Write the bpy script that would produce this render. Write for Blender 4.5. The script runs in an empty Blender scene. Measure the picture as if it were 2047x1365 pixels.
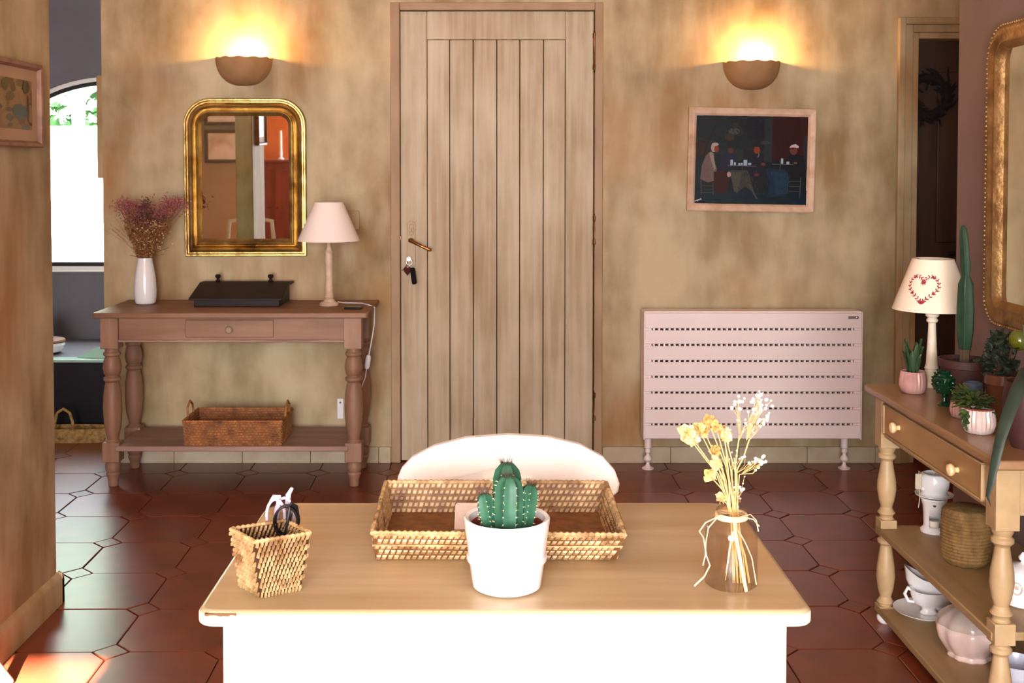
import bpy, math, random
from mathutils import Vector, Matrix
random.seed(7)
PI = math.pi
sc = bpy.context.scene
COL = sc.collection

# ------------------------------------------------------------------ camera
F = 2290.0; TILT = math.radians(2.0); H = 1.32; CX = 985.0; HY = 335.0
CYP = HY + F * math.tan(TILT); IW, IH = 2047.0, 1365.0
cam = bpy.data.cameras.new('camera'); camo = bpy.data.objects.new('camera', cam); COL.objects.link(camo)
camo.location = (0, 0, H); camo.rotation_euler = (PI / 2 - TILT, 0, 0)
cam.sensor_fit = 'HORIZONTAL'; cam.sensor_width = 36.0; cam.lens = F / IW * 36.0
cam.shift_x = (IW / 2 - CX) / IW; cam.shift_y = -(IH / 2 - CYP) / IW
cam.clip_start = 0.05; cam.clip_end = 200
sc.camera = camo

def ray(x, y):
    a = (x - CX) / F; b = -(y - CYP) / F
    return Vector((a, math.cos(TILT) + b * math.sin(TILT), -math.sin(TILT) + b * math.cos(TILT)))
def oz(x, y, z):            # pixel -> point on the horizontal plane z
    d = ray(x, y); return Vector((0, 0, H)) + d * ((z - H) / d.z)
def oy(x, y, Y):            # pixel -> point on the frontal plane y
    d = ray(x, y); return Vector((0, 0, H)) + d * (Y / d.y)
def ox(x, y, X):            # pixel -> point on the side plane x
    d = ray(x, y); return Vector((0, 0, H)) + d * (X / d.x)

# ------------------------------------------------------------------ world, sun, daylight, exposure
def lin(c):
    return tuple(((v / 255) / 12.92 if v / 255 <= 0.04045 else ((v / 255 + 0.055) / 1.055) ** 2.4) for v in c)
w = bpy.data.worlds.new('world'); sc.world = w; w.use_nodes = True
bg = w.node_tree.nodes['Background']; bg.inputs[0].default_value = (0.86, 0.93, 1.0, 1); bg.inputs[1].default_value = 15.0
def light(name, typ, loc, energy, color, rot=(0, 0, 0), **kw):
    l = bpy.data.lights.new(name, typ); l.energy = energy; l.color = color
    for k, v in kw.items(): setattr(l, k, v)
    o = bpy.data.objects.new(name, l); COL.objects.link(o); o.location = loc; o.rotation_euler = rot
    return o
SUN_EL = math.radians(23)
light('sun', 'SUN', (0, -8, 6), 250.0, (1.0, 0.93, 0.82), (PI / 2 - SUN_EL, 0, 0), angle=0.01)
# daylight entering through the glazed terrace doors in the wall behind the camera
light('terrace_daylight', 'AREA', (-0.25, -2.44, 1.15), 395.0, (0.98, 0.98, 1.0), (PI / 2, 0, 0), shape='RECTANGLE', size=2.2, size_y=2.0)
# daylight entering through the arched bathroom window
arch = light('arch_portal', 'AREA', (-2.1, 6.52, 1.3), 1.0, (1, 1, 1), (-PI / 2, 0, 0), shape='RECTANGLE', size=1.4, size_y=1.2); arch.data.cycles.is_portal = True
vs = sc.view_settings; vs.view_transform = 'Standard'; vs.look = 'None'; vs.exposure = 0.0; vs.gamma = 1.0; vs.use_curve_mapping = False
sc.cycles.use_denoising = True
sc.cycles.max_bounces = 8; sc.cycles.diffuse_bounces = 5; sc.cycles.glossy_bounces = 4; sc.cycles.transmission_bounces = 8
sc.cycles.sample_clamp_indirect = 20.0; sc.cycles.caustics_reflective = False; sc.cycles.caustics_refractive = False

# ------------------------------------------------------------------ materials
MATS = {}
def mat(name, c, rough=0.5, c2=None, c3=None, scale=6.0, stretch=(1, 1, 1), metal=0.0, bump=0.0, bscale=40.0,
        coat=0.0, trans=0.0, ior=1.45, rnd=0.0, spec=0.5, sss=0.0, streak=None, lo=0.35, hi=0.65, emit=None, alpha=1.0, thin=False):
    if name in MATS: return MATS[name]
    m = bpy.data.materials.new(name); m.use_nodes = True; nt = m.node_tree; N = nt.nodes; L = nt.links
    b = N['Principled BSDF']
    b.inputs['Roughness'].default_value = rough; b.inputs['Metallic'].default_value = metal
    b.inputs['Specular IOR Level'].default_value = spec; b.inputs['IOR'].default_value = ior
    b.inputs['Coat Weight'].default_value = coat; b.inputs['Coat Roughness'].default_value = 0.28 if name == 'terracotta' else 0.12
    b.inputs['Transmission Weight'].default_value = trans
    b.inputs['Base Color'].default_value = (*lin(c), 1)
    if emit: b.inputs['Emission Color'].default_value = (*lin(emit[0]), 1); b.inputs['Emission Strength'].default_value = emit[1]
    tc = N.new('ShaderNodeTexCoord'); mp = N.new('ShaderNodeMapping'); mp.inputs['Scale'].default_value = stretch
    L.new(tc.outputs['Object'], mp.inputs['Vector'])
    col = None
    if c2:
        n = N.new('ShaderNodeTexNoise'); n.inputs['Scale'].default_value = scale; n.inputs['Detail'].default_value = 5; n.inputs['Roughness'].default_value = 0.54
        L.new(mp.outputs[0], n.inputs['Vector'])
        r = N.new('ShaderNodeValToRGB'); L.new(n.outputs['Fac'], r.inputs['Fac'])
        r.color_ramp.elements[0].position = lo; r.color_ramp.elements[0].color = (*lin(c), 1)
        r.color_ramp.elements[1].position = hi; r.color_ramp.elements[1].color = (*lin(c2), 1)
        col = r.outputs['Color']
    if c3:
        n = N.new('ShaderNodeTexNoise'); n.inputs['Scale'].default_value = scale * 0.55; n.inputs['Detail'].default_value = 4
        mp2 = N.new('ShaderNodeMapping'); mp2.inputs['Location'].default_value = (3.1, 7.7, 1.3); mp2.inputs['Scale'].default_value = stretch
        L.new(tc.outputs['Object'], mp2.inputs['Vector']); L.new(mp2.outputs[0], n.inputs['Vector'])
        mr = N.new('ShaderNodeMapRange'); mr.inputs['From Min'].default_value = 0.5; mr.inputs['From Max'].default_value = 0.72
        L.new(n.outputs['Fac'], mr.inputs['Value'])
        mx = N.new('ShaderNodeMix'); mx.data_type = 'RGBA'; L.new(mr.outputs[0], mx.inputs['Factor'])
        L.new(col, mx.inputs['A']); mx.inputs['B'].default_value = (*lin(c3), 1); col = mx.outputs['Result']
    if streak:       # fine brush marks: (stretch, colour, strength)
        mp3 = N.new('ShaderNodeMapping'); mp3.inputs['Scale'].default_value = streak[0]
        L.new(tc.outputs['Object'], mp3.inputs['Vector'])
        n = N.new('ShaderNodeTexNoise'); n.inputs['Scale'].default_value = 1.0; n.inputs['Detail'].default_value = 5; L.new(mp3.outputs[0], n.inputs['Vector'])
        mr = N.new('ShaderNodeMapRange'); mr.inputs['From Min'].default_value = 0.42; mr.inputs['From Max'].default_value = 0.7; mr.inputs['To Max'].default_value = streak[2]
        L.new(n.outputs['Fac'], mr.inputs['Value'])
        mx = N.new('ShaderNodeMix'); mx.data_type = 'RGBA'; L.new(mr.outputs[0], mx.inputs['Factor'])
        if col is not None: L.new(col, mx.inputs['A'])
        else: mx.inputs['A'].default_value = (*lin(c), 1)
        mx.inputs['B'].default_value = (*lin(streak[1]), 1); col = mx.outputs['Result']
    if rnd:
        oi = N.new('ShaderNodeObjectInfo'); mr = N.new('ShaderNodeMapRange')
        mr.inputs['To Min'].default_value = 1 - rnd; mr.inputs['To Max'].default_value = 1 + rnd; L.new(oi.outputs['Random'], mr.inputs['Value'])
        hs = N.new('ShaderNodeHueSaturation'); L.new(mr.outputs[0], hs.inputs['Value'])
        if col is not None: L.new(col, hs.inputs['Color'])
        else: hs.inputs['Color'].default_value = (*lin(c), 1)
        col = hs.outputs['Color']
    if col is not None: L.new(col, b.inputs['Base Color'])
    if bump:
        n = N.new('ShaderNodeTexNoise'); n.inputs['Scale'].default_value = bscale; n.inputs['Detail'].default_value = 4; L.new(mp.outputs[0], n.inputs['Vector'])
        bp = N.new('ShaderNodeBump'); bp.inputs['Strength'].default_value = bump; bp.inputs['Distance'].default_value = 0.01
        L.new(n.outputs['Fac'], bp.inputs['Height']); L.new(bp.outputs[0], b.inputs['Normal'])
    MATS[name] = m
    return m
def color_attr_mat(name, rough=0.45):
    m = bpy.data.materials.new(name); m.use_nodes = True; N = m.node_tree.nodes; L = m.node_tree.links
    a = N.new('ShaderNodeAttribute'); a.attribute_name = 'Col'; L.new(a.outputs['Color'], N['Principled BSDF'].inputs['Base Color'])
    N['Principled BSDF'].inputs['Roughness'].default_value = rough; N['Principled BSDF'].inputs['Specular IOR Level'].default_value = .12
    return m

WALL = mat('glazed_plaster', (134, 112, 74), 0.75, (196, 180, 142), (160, 114, 62), scale=3.4, stretch=(1, 1, 0.75), bump=0.08, bscale=30, streak=((14, 14, 3.0), (206, 190, 158), 0.35), lo=.32, hi=.68)
DOORP = mat('glazed_door_paint', (164, 144, 110), 0.6, (194, 178, 150), (160, 134, 98), scale=4.5, stretch=(1.2, 1, 0.5), bump=0.05, bscale=50, streak=((45, 20, 2.0), (212, 200, 176), 0.4))
BASEP = mat('painted_skirting', (176, 158, 128), 0.6, (192, 178, 152), None, scale=8)
GREYW = mat('bathroom_grey', (104, 102, 108), 0.8, (114, 112, 120), None, scale=3)
OLIVE = mat('hall_olive', (168, 156, 122), 0.8, (178, 166, 132), None, scale=3)
TERRW = mat('orange_plaster', (196, 104, 52), 0.8, (210, 122, 66), None, scale=3)
MAUVE = mat('mauve_plaster', (128, 106, 98), 0.8, (136, 114, 106), None, scale=4)
CEIL = mat('ceiling_white', (226, 214, 192), 0.9)
GROUT = mat('dark_grout', (58, 34, 24), 0.9)
TILE = mat('terracotta', (110, 46, 26), 0.40, (128, 58, 34), (94, 38, 22), scale=7, rnd=0.10, bump=0.02, bscale=8, spec=0.5, coat=0.5)
PINE = mat('limed_pine', (126, 90, 64), 0.55, (150, 112, 84), None, scale=5, stretch=(0.5, 3, 3), streak=((3, 40, 40), (118, 74, 50), 0.4))
PINEV = mat('limed_pine_upright', (134, 100, 76), 0.55, (160, 124, 98), None, scale=5, stretch=(3, 3, 0.5), streak=((40, 40, 3), (120, 78, 54), 0.4))
PINEP = mat('limed_pine_pale', (144, 112, 96), 0.6, (166, 134, 118), None, scale=6, stretch=(0.5, 3, 3))
GOLD = mat('gilt', (168, 134, 72), 0.32, (204, 172, 108), (92, 56, 26), scale=16, metal=0.9, bump=0.15, bscale=60)
GOLDW = mat('worn_gilt', (140, 104, 58), 0.5, (168, 130, 80), (110, 74, 40), scale=22, metal=0.55, bump=0.4, bscale=70)
MIRR = mat('mirror_glass', (226, 226, 218), 0.02, metal=1.0)
SCON = mat('plaster_sconce', (150, 112, 72), 0.75, (166, 126, 84), None, scale=9, bump=0.1)
SHADE = mat('cream_lampshade', (242, 228, 218), 0.8, bump=0.08, bscale=220)
SHADE2 = mat('linen_lampshade', (240, 226, 200), 0.8, bump=0.12, bscale=260)
LAMPW = mat('limewashed_lamp', (190, 158, 132), 0.6, (212, 186, 162), None, scale=25)
CREAMP = mat('chalky_cream_paint', (226, 214, 188), 0.55, (236, 226, 204), (206, 184, 146), scale=18)
PORC = mat('white_porcelain', (236, 236, 236), 0.14, coat=0.4)
WHITEG = mat('white_glaze', (240, 238, 236), 0.22, coat=0.3)
BLACKW = mat('ebonised_wood', (26, 17, 13), 0.5, (38, 24, 18), None, scale=12, stretch=(1, 4, 4), spec=.25)
BLACKP = mat('black_plastic', (16, 16, 18), 0.3)
WHITEP = mat('white_plastic', (228, 224, 224), 0.4)
WICK = mat('brown_wicker', (142, 84, 40), 0.5, (186, 122, 66), (104, 56, 24), scale=40)
RATT = mat('rattan', (166, 130, 82), 0.42, (214, 184, 134), (122, 84, 48), scale=60)
RATTD = mat('rattan_dark', (104, 66, 34), 0.55, (136, 90, 50), None, scale=60)
STRAW = mat('straw', (150, 116, 64), 0.7, (186, 152, 92), (116, 84, 44), scale=60, bump=0.5, bscale=150)
BRASS = mat('aged_brass', (110, 66, 34), 0.35, (168, 112, 58), None, scale=30, metal=0.85)
DBRASS = mat('dark_brass', (74, 46, 26), 0.4, (112, 74, 40), None, scale=40, metal=0.8)
STEEL = mat('steel', (150, 150, 150), 0.4, metal=1.0)
PINKW = mat('radiator_enamel', (238, 222, 216), 0.38, (242, 228, 224), None, scale=3)
RADIN = mat('radiator_inside', (70, 52, 44), 0.8)
FRAMEP = mat('pinkish_limed_frame', (186, 150, 122), 0.55, (206, 174, 148), None, scale=14, stretch=(1, 1, 1), streak=((30, 30, 30), (228, 200, 172), 0.4))
TABT = mat('desk_top_wood', (184, 162, 126), 0.36, (198, 178, 144), (172, 146, 108), scale=4, stretch=(0.6, 5, 5), streak=((3, 46, 46), (162, 136, 100), 0.35), coat=0.15)
TABW = mat('desk_cream_paint', (240, 228, 200), 0.5, (244, 234, 210), (214, 186, 130), scale=5, lo=0.3, hi=0.6)
CHW = mat('chair_white_paint', (250, 248, 242), 0.4)
SIDEB = mat('sideboard_tan_paint', (160, 124, 78), 0.45, (178, 142, 96), None, scale=5, stretch=(3, 0.6, 3), streak=((40, 3, 40), (170, 128, 76), 0.4))
SIDET = mat('sideboard_top', (138, 102, 68), 0.35, (154, 118, 82), None, scale=5, stretch=(4, 0.6, 4), coat=0.2)
SIDEL = mat('sideboard_leg_paint', (172, 144, 104), 0.45, (190, 162, 120), None, scale=12)
SIDES = mat('sideboard_shelf_paint', (150, 122, 82), 0.5, (166, 138, 98), None, scale=6, stretch=(4, 0.6, 4))
CACT = mat('cactus_green', (34, 80, 58), 0.5, (54, 104, 78), None, scale=30)
CACTD = mat('tall_cactus_green', (28, 52, 34), 0.5, (38, 66, 44), None, scale=30)
SPINE = mat('cactus_spine', (214, 206, 170), 0.6)
SPINED = mat('dark_spine', (66, 52, 40), 0.6)
SOIL = mat('potting_soil', (40, 26, 20), 0.95, bump=0.6, bscale=120)
TPOT = mat('terracotta_pot', (140, 62, 44), 0.7)
MPOT = mat('mauve_pot', (62, 34, 32), 0.55, (74, 42, 40), None, scale=8)
JADE = mat('jade_leaf', (22, 32, 20), 0.65, (32, 44, 28), None, scale=20)
SUCC = mat('succulent_leaf', (46, 62, 26), 0.5, (68, 86, 36), None, scale=20)
ALOE = mat('aloe_leaf', (40, 64, 36), 0.5, (54, 78, 44), None, scale=30)
STRAP = mat('strap_leaf', (32, 46, 36), 0.5, (46, 60, 46), None, scale=18)
PINKPOT = mat('pink_ribbed_glaze', (176, 128, 122), 0.2, (200, 160, 150), None, scale=12, coat=0.5)
GREENG = mat('dark_green_glaze', (10, 54, 34), 0.12, coat=0.6)
GBALL = mat('green_glass', (92, 100, 24), 0.08, coat=0.6)
BLUEP = mat('blue_grey_glaze', (78, 90, 108), 0.3)
def glassm(name, tint, f0=1.25, rough=.03):
    m = bpy.data.materials.new(name); m.use_nodes = True; N = m.node_tree.nodes; L = m.node_tree.links
    N.remove(N['Principled BSDF']); a = N.new('ShaderNodeBsdfTransparent'); a.inputs[0].default_value = (*tint, 1); g = N.new('ShaderNodeBsdfGlossy'); g.inputs['Roughness'].default_value = rough
    lw = N.new('ShaderNodeLayerWeight'); pw_ = N.new('ShaderNodeMath'); pw_.operation = 'POWER'; pw_.inputs[1].default_value = 4.0; L.new(lw.outputs['Facing'], pw_.inputs[0])
    fr = N.new('ShaderNodeMath'); fr.operation = 'MULTIPLY_ADD'; fr.inputs[1].default_value = f0 * .5; fr.inputs[2].default_value = .05; L.new(pw_.outputs[0], fr.inputs[0]); mx = N.new('ShaderNodeMixShader')
    L.new(fr.outputs[0], mx.inputs[0]); L.new(a.outputs[0], mx.inputs[1]); L.new(g.outputs[0], mx.inputs[2]); L.new(mx.outputs[0], N['Material Output'].inputs[0])
    MATS[name] = m; return m
GLASS = glassm('clear_glass', (.88, .85, .83), 1.3); LENS = glassm('lens_glass', (.97, .96, .96), .6); PANE = glassm('window_pane', (.98, .99, .98), .4)
STEMY = mat('dried_stem', (226, 190, 116), 0.7, (240, 210, 146), None, scale=30)
PETAL = mat('dried_cream_petal', (246, 224, 174), 0.7, (226, 182, 104), None, scale=40)
GYPS = mat('white_floret', (252, 246, 232), 0.7)
RAFF = mat('raffia', (246, 228, 186), 0.65, (232, 206, 152), None, scale=50)
PLUMEP = mat('pink_plume', (150, 84, 84), 0.9, (172, 104, 102), None, scale=30)
PLUMED = mat('dark_plume', (96, 56, 48), 0.9, (120, 72, 60), None, scale=30)
BROWNF = mat('brown_floret', (120, 76, 42), 0.9, (156, 110, 68), None, scale=40)
PALEF = mat('pale_floret', (196, 160, 112), 0.9)
GOLDF = mat('golden_haze', (172, 126, 70), 0.9)
REDINK = mat('red_print', (150, 36, 44), 0.7)
TUBB = mat('tub_black', (14, 14, 20), 0.35)
TUBG = mat('tub_pale_green', (170, 206, 190), 0.25)
DARKD = mat('dark_door_wood', (54, 34, 24), 0.55, (70, 44, 30), None, scale=5, stretch=(4, 4, 0.5))
WREATH = mat('dark_wreath', (22, 14, 12), 0.9)
IRON = mat('window_iron', (24, 22, 24), 0.5)
SILLW = mat('white_sill', (236, 236, 232), 0.5)
STUCCO = mat('white_stucco', (240, 236, 226), 0.9)
HEDGE = mat('hedge_leaf', (40, 80, 38), 0.7, (70, 116, 60), None, scale=4)
GRAVEL = mat('pale_gravel', (220, 212, 196), 0.95)
CARD = mat('pale_card', (226, 208, 196), 0.6)
REDW = mat('red_brown_wood', (110, 44, 26), 0.45, (134, 58, 34), None, scale=6, stretch=(3, 3, 0.6))
PAPER = mat('white_paper', (236, 230, 214), 0.7)
CAND = mat('candle_wax', (240, 232, 214), 0.5)
LILAC = mat('lilac_acetate', (206, 196, 216), 0.3)
PAINTM = color_attr_mat('painting')

# ------------------------------------------------------------------ mesh helpers
ICO = None
def ico():
    global ICO
    if ICO is None:
        t = (1 + 5 ** .5) / 2
        v = [Vector(p).normalized() for p in ((-1, t, 0), (1, t, 0), (-1, -t, 0), (1, -t, 0), (0, -1, t), (0, 1, t), (0, -1, -t), (0, 1, -t), (t, 0, -1), (t, 0, 1), (-t, 0, -1), (-t, 0, 1))]
        f = [(0, 11, 5), (0, 5, 1), (0, 1, 7), (0, 7, 10), (0, 10, 11), (1, 5, 9), (5, 11, 4), (11, 10, 2), (10, 7, 6), (7, 1, 8), (3, 9, 4), (3, 4, 2), (3, 2, 6), (3, 6, 8), (3, 8, 9), (4, 9, 5), (2, 4, 11), (6, 2, 10), (8, 6, 7), (9, 8, 1)]
        ICO = (v, f)
    return ICO

class MB:
    def __init__(self): self.v = []; self.f = []; self.c = []
    def add(self, vs, fs):
        k = len(self.v); self.v += [tuple(p) for p in vs]; self.f += [tuple(i + k for i in f) for f in fs]; return self
    def box(self, x0, x1, y0, y1, z0, z1):
        return self.add([(x0, y0, z0), (x1, y0, z0), (x1, y1, z0), (x0, y1, z0), (x0, y0, z1), (x1, y0, z1), (x1, y1, z1), (x0, y1, z1)],
                        [(0, 3, 2, 1), (4, 5, 6, 7), (0, 1, 5, 4), (1, 2, 6, 5), (2, 3, 7, 6), (3, 0, 4, 7)])
    def lathe(self, prof, seg=24, c=(0, 0, 0), rib=None, sx=1, sy=1, cap=True):
        k = len(self.v); c = Vector(c)
        for r, z in prof:
            for i in range(seg):
                a = 2 * PI * i / seg; rr = r * (1 + (rib[1] * math.cos(rib[0] * a) if rib else 0))
                self.v.append((c.x + rr * sx * math.cos(a), c.y + rr * sy * math.sin(a), c.z + z))
        n = len(prof)
        for j in range(n - 1):
            for i in range(seg):
                i2 = (i + 1) % seg
                self.f.append((k + j * seg + i, k + j * seg + i2, k + (j + 1) * seg + i2, k + (j + 1) * seg + i))
        if cap:
            if prof[0][0] > 1e-5: self.f.append(tuple(k + i for i in range(seg - 1, -1, -1)))
            if prof[-1][0] > 1e-5: self.f.append(tuple(k + (n - 1) * seg + i for i in range(seg)))
        return self
    def tube(self, pts, r, seg=8, closed=False, flat=None):
        pts = [Vector(p) for p in pts]; n = len(pts); k = len(self.v)
        rs = r if isinstance(r, (list, tuple)) else [r] * n
        up = None
        for i, p in enumerate(pts):
            if closed: d = pts[(i + 1) % n] - pts[i - 1]
            else: d = pts[min(i + 1, n - 1)] - pts[max(i - 1, 0)]
            if d.length < 1e-9: d = Vector((0, 0, 1))
            d.normalize()
            if up is None: up = Vector((0, 0, 1)) if abs(d.z) < 0.9 else Vector((0, 1, 0))
            s = d.cross(up); s = s.normalized() if s.length > 1e-6 else Vector((1, 0, 0)); u = s.cross(d); up = u
            for j in range(seg):
                a = 2 * PI * j / seg
                self.v.append(tuple(p + s * (rs[i] * math.cos(a)) + u * (rs[i] * (flat or 1) * math.sin(a))))
        m = n if closed else n - 1
        for i in range(m):
            i2 = (i + 1) % n
            for j in range(seg):
                j2 = (j + 1) % seg
                self.f.append((k + i * seg + j, k + i * seg + j2, k + i2 * seg + j2, k + i2 * seg + j))
        if not closed:
            self.f.append(tuple(k + j for j in range(seg - 1, -1, -1))); self.f.append(tuple(k + (n - 1) * seg + j for j in range(seg)))
        return self
    def prism(self, poly, y0, y1, axis='y'):
        n = len(poly); P = []
        for yy in (y0, y1):
            for a, b in poly:
                P.append((a, yy, b) if axis == 'y' else ((a, b, yy) if axis == 'z' else (yy, a, b)))
        fs = [tuple(range(n)), tuple(range(2 * n - 1, n - 1, -1))] + [(i, (i + 1) % n, n + (i + 1) % n, n + i) for i in range(n)]
        fs[2:] = [(a, d, c, b) for a, b, c, d in fs[2:]]
        return self.add(P, fs)
    def blob(self, p, r, s=(1, 1, 1), jit=0.0):
        v, f = ico(); p = Vector(p)
        return self.add([(p.x + q.x * r * s[0] * (1 + random.uniform(-jit, jit)), p.y + q.y * r * s[1] * (1 + random.uniform(-jit, jit)), p.z + q.z * r * s[2] * (1 + random.uniform(-jit, jit))) for q in v], f)
    def leaf(self, p, d, n, l, wd, th=0.0012, bend=0.0):
        p = Vector(p); d = Vector(d).normalized(); n = Vector(n); s = d.cross(n); s = s.normalized() if s.length > 1e-6 else Vector((1, 0, 0)); n = s.cross(d)
        pts = []
        for t, ww in ((0, 0.12), (0.3, 0.85), (0.62, 1.0), (0.88, 0.55), (1.0, 0.05)):
            q = p + d * (l * t) - n * (bend * t * t)
            pts.append((q - s * (wd / 2 * ww), q + n * th, q + s * (wd / 2 * ww), q - n * th))
        k = len(self.v)
        for a in pts: self.v += [tuple(x) for x in a]
        for i in range(4):
            for j in range(4):
                j2 = (j + 1) % 4
                self.f.append((k + i * 4 + j, k + i * 4 + j2, k + i * 4 + 4 + j2, k + i * 4 + 4 + j))
        self.f.append((k, k + 3, k + 2, k + 1)); self.f.append((k + 16, k + 17, k + 18, k + 19))
        return self
    def xf(self, M, k=0):
        self.v[k:] = [tuple(M @ Vector(p)) for p in self.v[k:]]; return self
    def build(self, name, m, parent=None, smooth=40, bevel=0.0, bseg=2, sub=0, kind=None, label=None):
        me = bpy.data.meshes.new(name); me.from_pydata(self.v, [], self.f); me.update()
        import bmesh
        bm = bmesh.new(); bm.from_mesh(me); bmesh.ops.recalc_face_normals(bm, faces=bm.faces[:]); bm.to_mesh(me); bm.free()
        if smooth:
            me.polygons.foreach_set('use_smooth', [True] * len(me.polygons)); me.set_sharp_from_angle(angle=math.radians(smooth))
        me.materials.append(m)
        o = bpy.data.objects.new(name, me); COL.objects.link(o)
        if parent is not None: o.parent = parent
        if bevel:
            b = o.modifiers.new('bevel', 'BEVEL'); b.width = bevel; b.segments = bseg; b.limit_method = 'ANGLE'; b.angle_limit = math.radians(50)
        if sub:
            s = o.modifiers.new('sub', 'SUBSURF'); s.levels = sub; s.render_levels = sub
        if kind: o['kind'] = kind
        if label: o['label'] = label
        return o
def tag(o, label, cat, group=None, kind=None):
    o['label'] = label; o['category'] = cat
    if group: o['group'] = group
    if kind: o['kind'] = kind
    return o
def thing(name, label, cat, loc, rz=0, group=None, kind=None, rx=0, ry=0):
    o = bpy.data.objects.new(name, None); COL.objects.link(o); o.location = loc; o.rotation_euler = (rx, ry, rz); o.empty_display_size = 0.05
    return tag(o, label, cat, group, kind)
def struct(o, label, cat): return tag(o, label, cat, None, 'structure')
def B(*a): return MB().box(*a)
def rr(wd, h, radii, off, n=8):
    """rounded rectangle outline (x,z), inset by off; radii = bl, br, tr, tl"""
    out = []
    for (cx, cz, a0), r in zip(((-1, -1, PI), (1, -1, 1.5 * PI), (1, 1, 0), (-1, 1, .5 * PI)), radii):
        q = max(r, off); rad = max(r - off, 0.0)
        px, pz = cx * (wd / 2 - q), cz * (h / 2 - q)
        for i in range(n + 1):
            a = a0 + i / n * PI / 2; out.append((px + rad * math.cos(a), pz + rad * math.sin(a)))
    return out
def frame_sweep(wd, h, radii, prof, n=8):
    """picture frame facing -y: prof = [(inset, depth towards viewer)]"""
    m = MB(); N = 4 * (n + 1)
    for off, d in prof: m.v += [(x, -d, z) for x, z in rr(wd, h, radii, off, n)]
    for j in range(len(prof) - 1):
        for i in range(N):
            i2 = (i + 1) % N; m.f.append((j * N + i, j * N + i2, (j + 1) * N + i2, (j + 1) * N + i))
    return m
def arc(cx, cz, r, a0, a1, n): return [(cx + r * math.cos(a0 + (a1 - a0) * i / n), cz + r * math.sin(a0 + (a1 - a0) * i / n)) for i in range(n + 1)]

# ================================================================== THE SETTING
YB = 5.092; XL = -1.32; YP0, YP1 = 2.97, 3.43; XR = 1.50; YR = 3.70; ZC = 2.55
DX0, DX1 = oy(780, 5, YB).x, oy(1206, 5, YB).x
D2X0, D2X1, D2Z = 1.882, 2.70, 1.889
# back wall, with the openings of the two doors left out
m = MB().box(-1.733, DX0, YB, YB + 0.12, 0, ZC).box(DX0, DX1, YB, YB + 0.12, 2.049, ZC).box(DX1, D2X0, YB, YB + 0.12, 0, ZC).box(D2X0, D2X1, YB, YB + 0.12, D2Z, ZC).box(D2X1, 3.0, YB, YB + 0.12, 0, ZC)
wall_back = struct(m.build('wall_back', WALL, smooth=0), 'ochre glazed plaster wall with mottled brush marks behind the plank door', 'wall')
struct(B(XL - 0.10, XL, YP0, YP1, 0, ZC).build('wall_left', WALL, bevel=0.006), 'narrow ochre plaster wall end carrying a small framed picture', 'wall')
struct(MB().box(XR, XR + 0.10, -2.5, YR, 0, ZC).build('wall_right', MAUVE, smooth=0), 'dull mauve plaster wall behind the sideboard and large gilt mirror', 'wall')
struct(MB().box(XR + 0.1, 3.0, YR - 0.1, YR, 0, ZC).box(2.98, 3.08, YR, YB + .12, 0, ZC).build('wall_recess', WALL, smooth=0), 'ochre plaster wall round the recess by the dark door', 'wall')
struct(B(-3.7, -3.6, -2.62, 6.5, 0, ZC).build('wall_outer', GREYW, smooth=0), 'plain grey side wall of the bathroom', 'wall')
struct(MB().box(-1.30, -1.20, YB + .12, 6.3, 0, ZC).build('wall_bath_side', GREYW, smooth=0), 'grey bathroom wall behind the ochre wall', 'wall')
# bathroom wall with the arched opening
AX, AW, AZ0, AR, ATOP, YA = -2.10, 0.62, 0.755, 0.82, 1.817, 6.30
aa = math.asin(AW / AR); acz = ATOP - AR
arcp = arc(AX, acz, AR, PI / 2 + aa, PI / 2 - aa, 20)
m = MB().box(-3.6, AX - AW, YA, YA + 0.2, 0, ZC).box(AX + AW, -1.2, YA, YA + 0.2, 0, ZC).box(AX - AW, AX + AW, YA, YA + .2, 0, AZ0)
for (x0, z0), (x1, z1) in zip(arcp, arcp[1:]): m.prism([(x0, z0), (x1, z1), (x1, ZC), (x0, ZC)], YA, YA + 0.2)
struct(m.build('wall_bath', GREYW, smooth=0), 'grey bathroom wall pierced by a segmental arched window', 'wall')
# wall behind the camera: glazed doors and a sunny window opening
WBX0, WBX1, WBT, YW = -1.72, -1.04, 2.385, -2.5
m = MB().box(-3.6, WBX0, YW - .12, YW, 0, ZC).box(WBX0, WBX1, YW - .12, YW, WBT, ZC).box(WBX0, WBX1, YW - .12, YW, 0, 0.75).box(WBX1, XR + .1, YW - .12, YW, 0, ZC)
struct(m.build('wall_rear', TERRW, smooth=0), 'terracotta-orange plaster wall with a sunny window', 'wall')
struct(B(-3.6, -1.80, 0.50, 0.60, 0, ZC).build('wall_hall', OLIVE, smooth=0), 'olive hall wall hung with two framed prints', 'wall')
struct(B(-3.7, 3.1, -2.62, 6.5, ZC, ZC + 0.1).build('ceiling', CEIL, smooth=0), 'plain off-white ceiling', 'ceiling')
# glazed terrace doors behind the camera
t = struct(thing('window_2', '', 'window', (-0.25, -2.49, 0)), 'white framed glazed terrace doors letting in daylight', 'window')
m = MB()
for x in (-1.15, -0.03, 1.09): m.box(x, x + 0.06, -0.01, 0.04, 0, 2.16)
m.box(-1.15, 1.15, -0.01, 0.04, 2.16, 2.24).box(-1.15, 1.15, -0.01, 0.04, 0, 0.12)
m.build('door_frame', SILLW, t, smooth=0)

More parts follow.
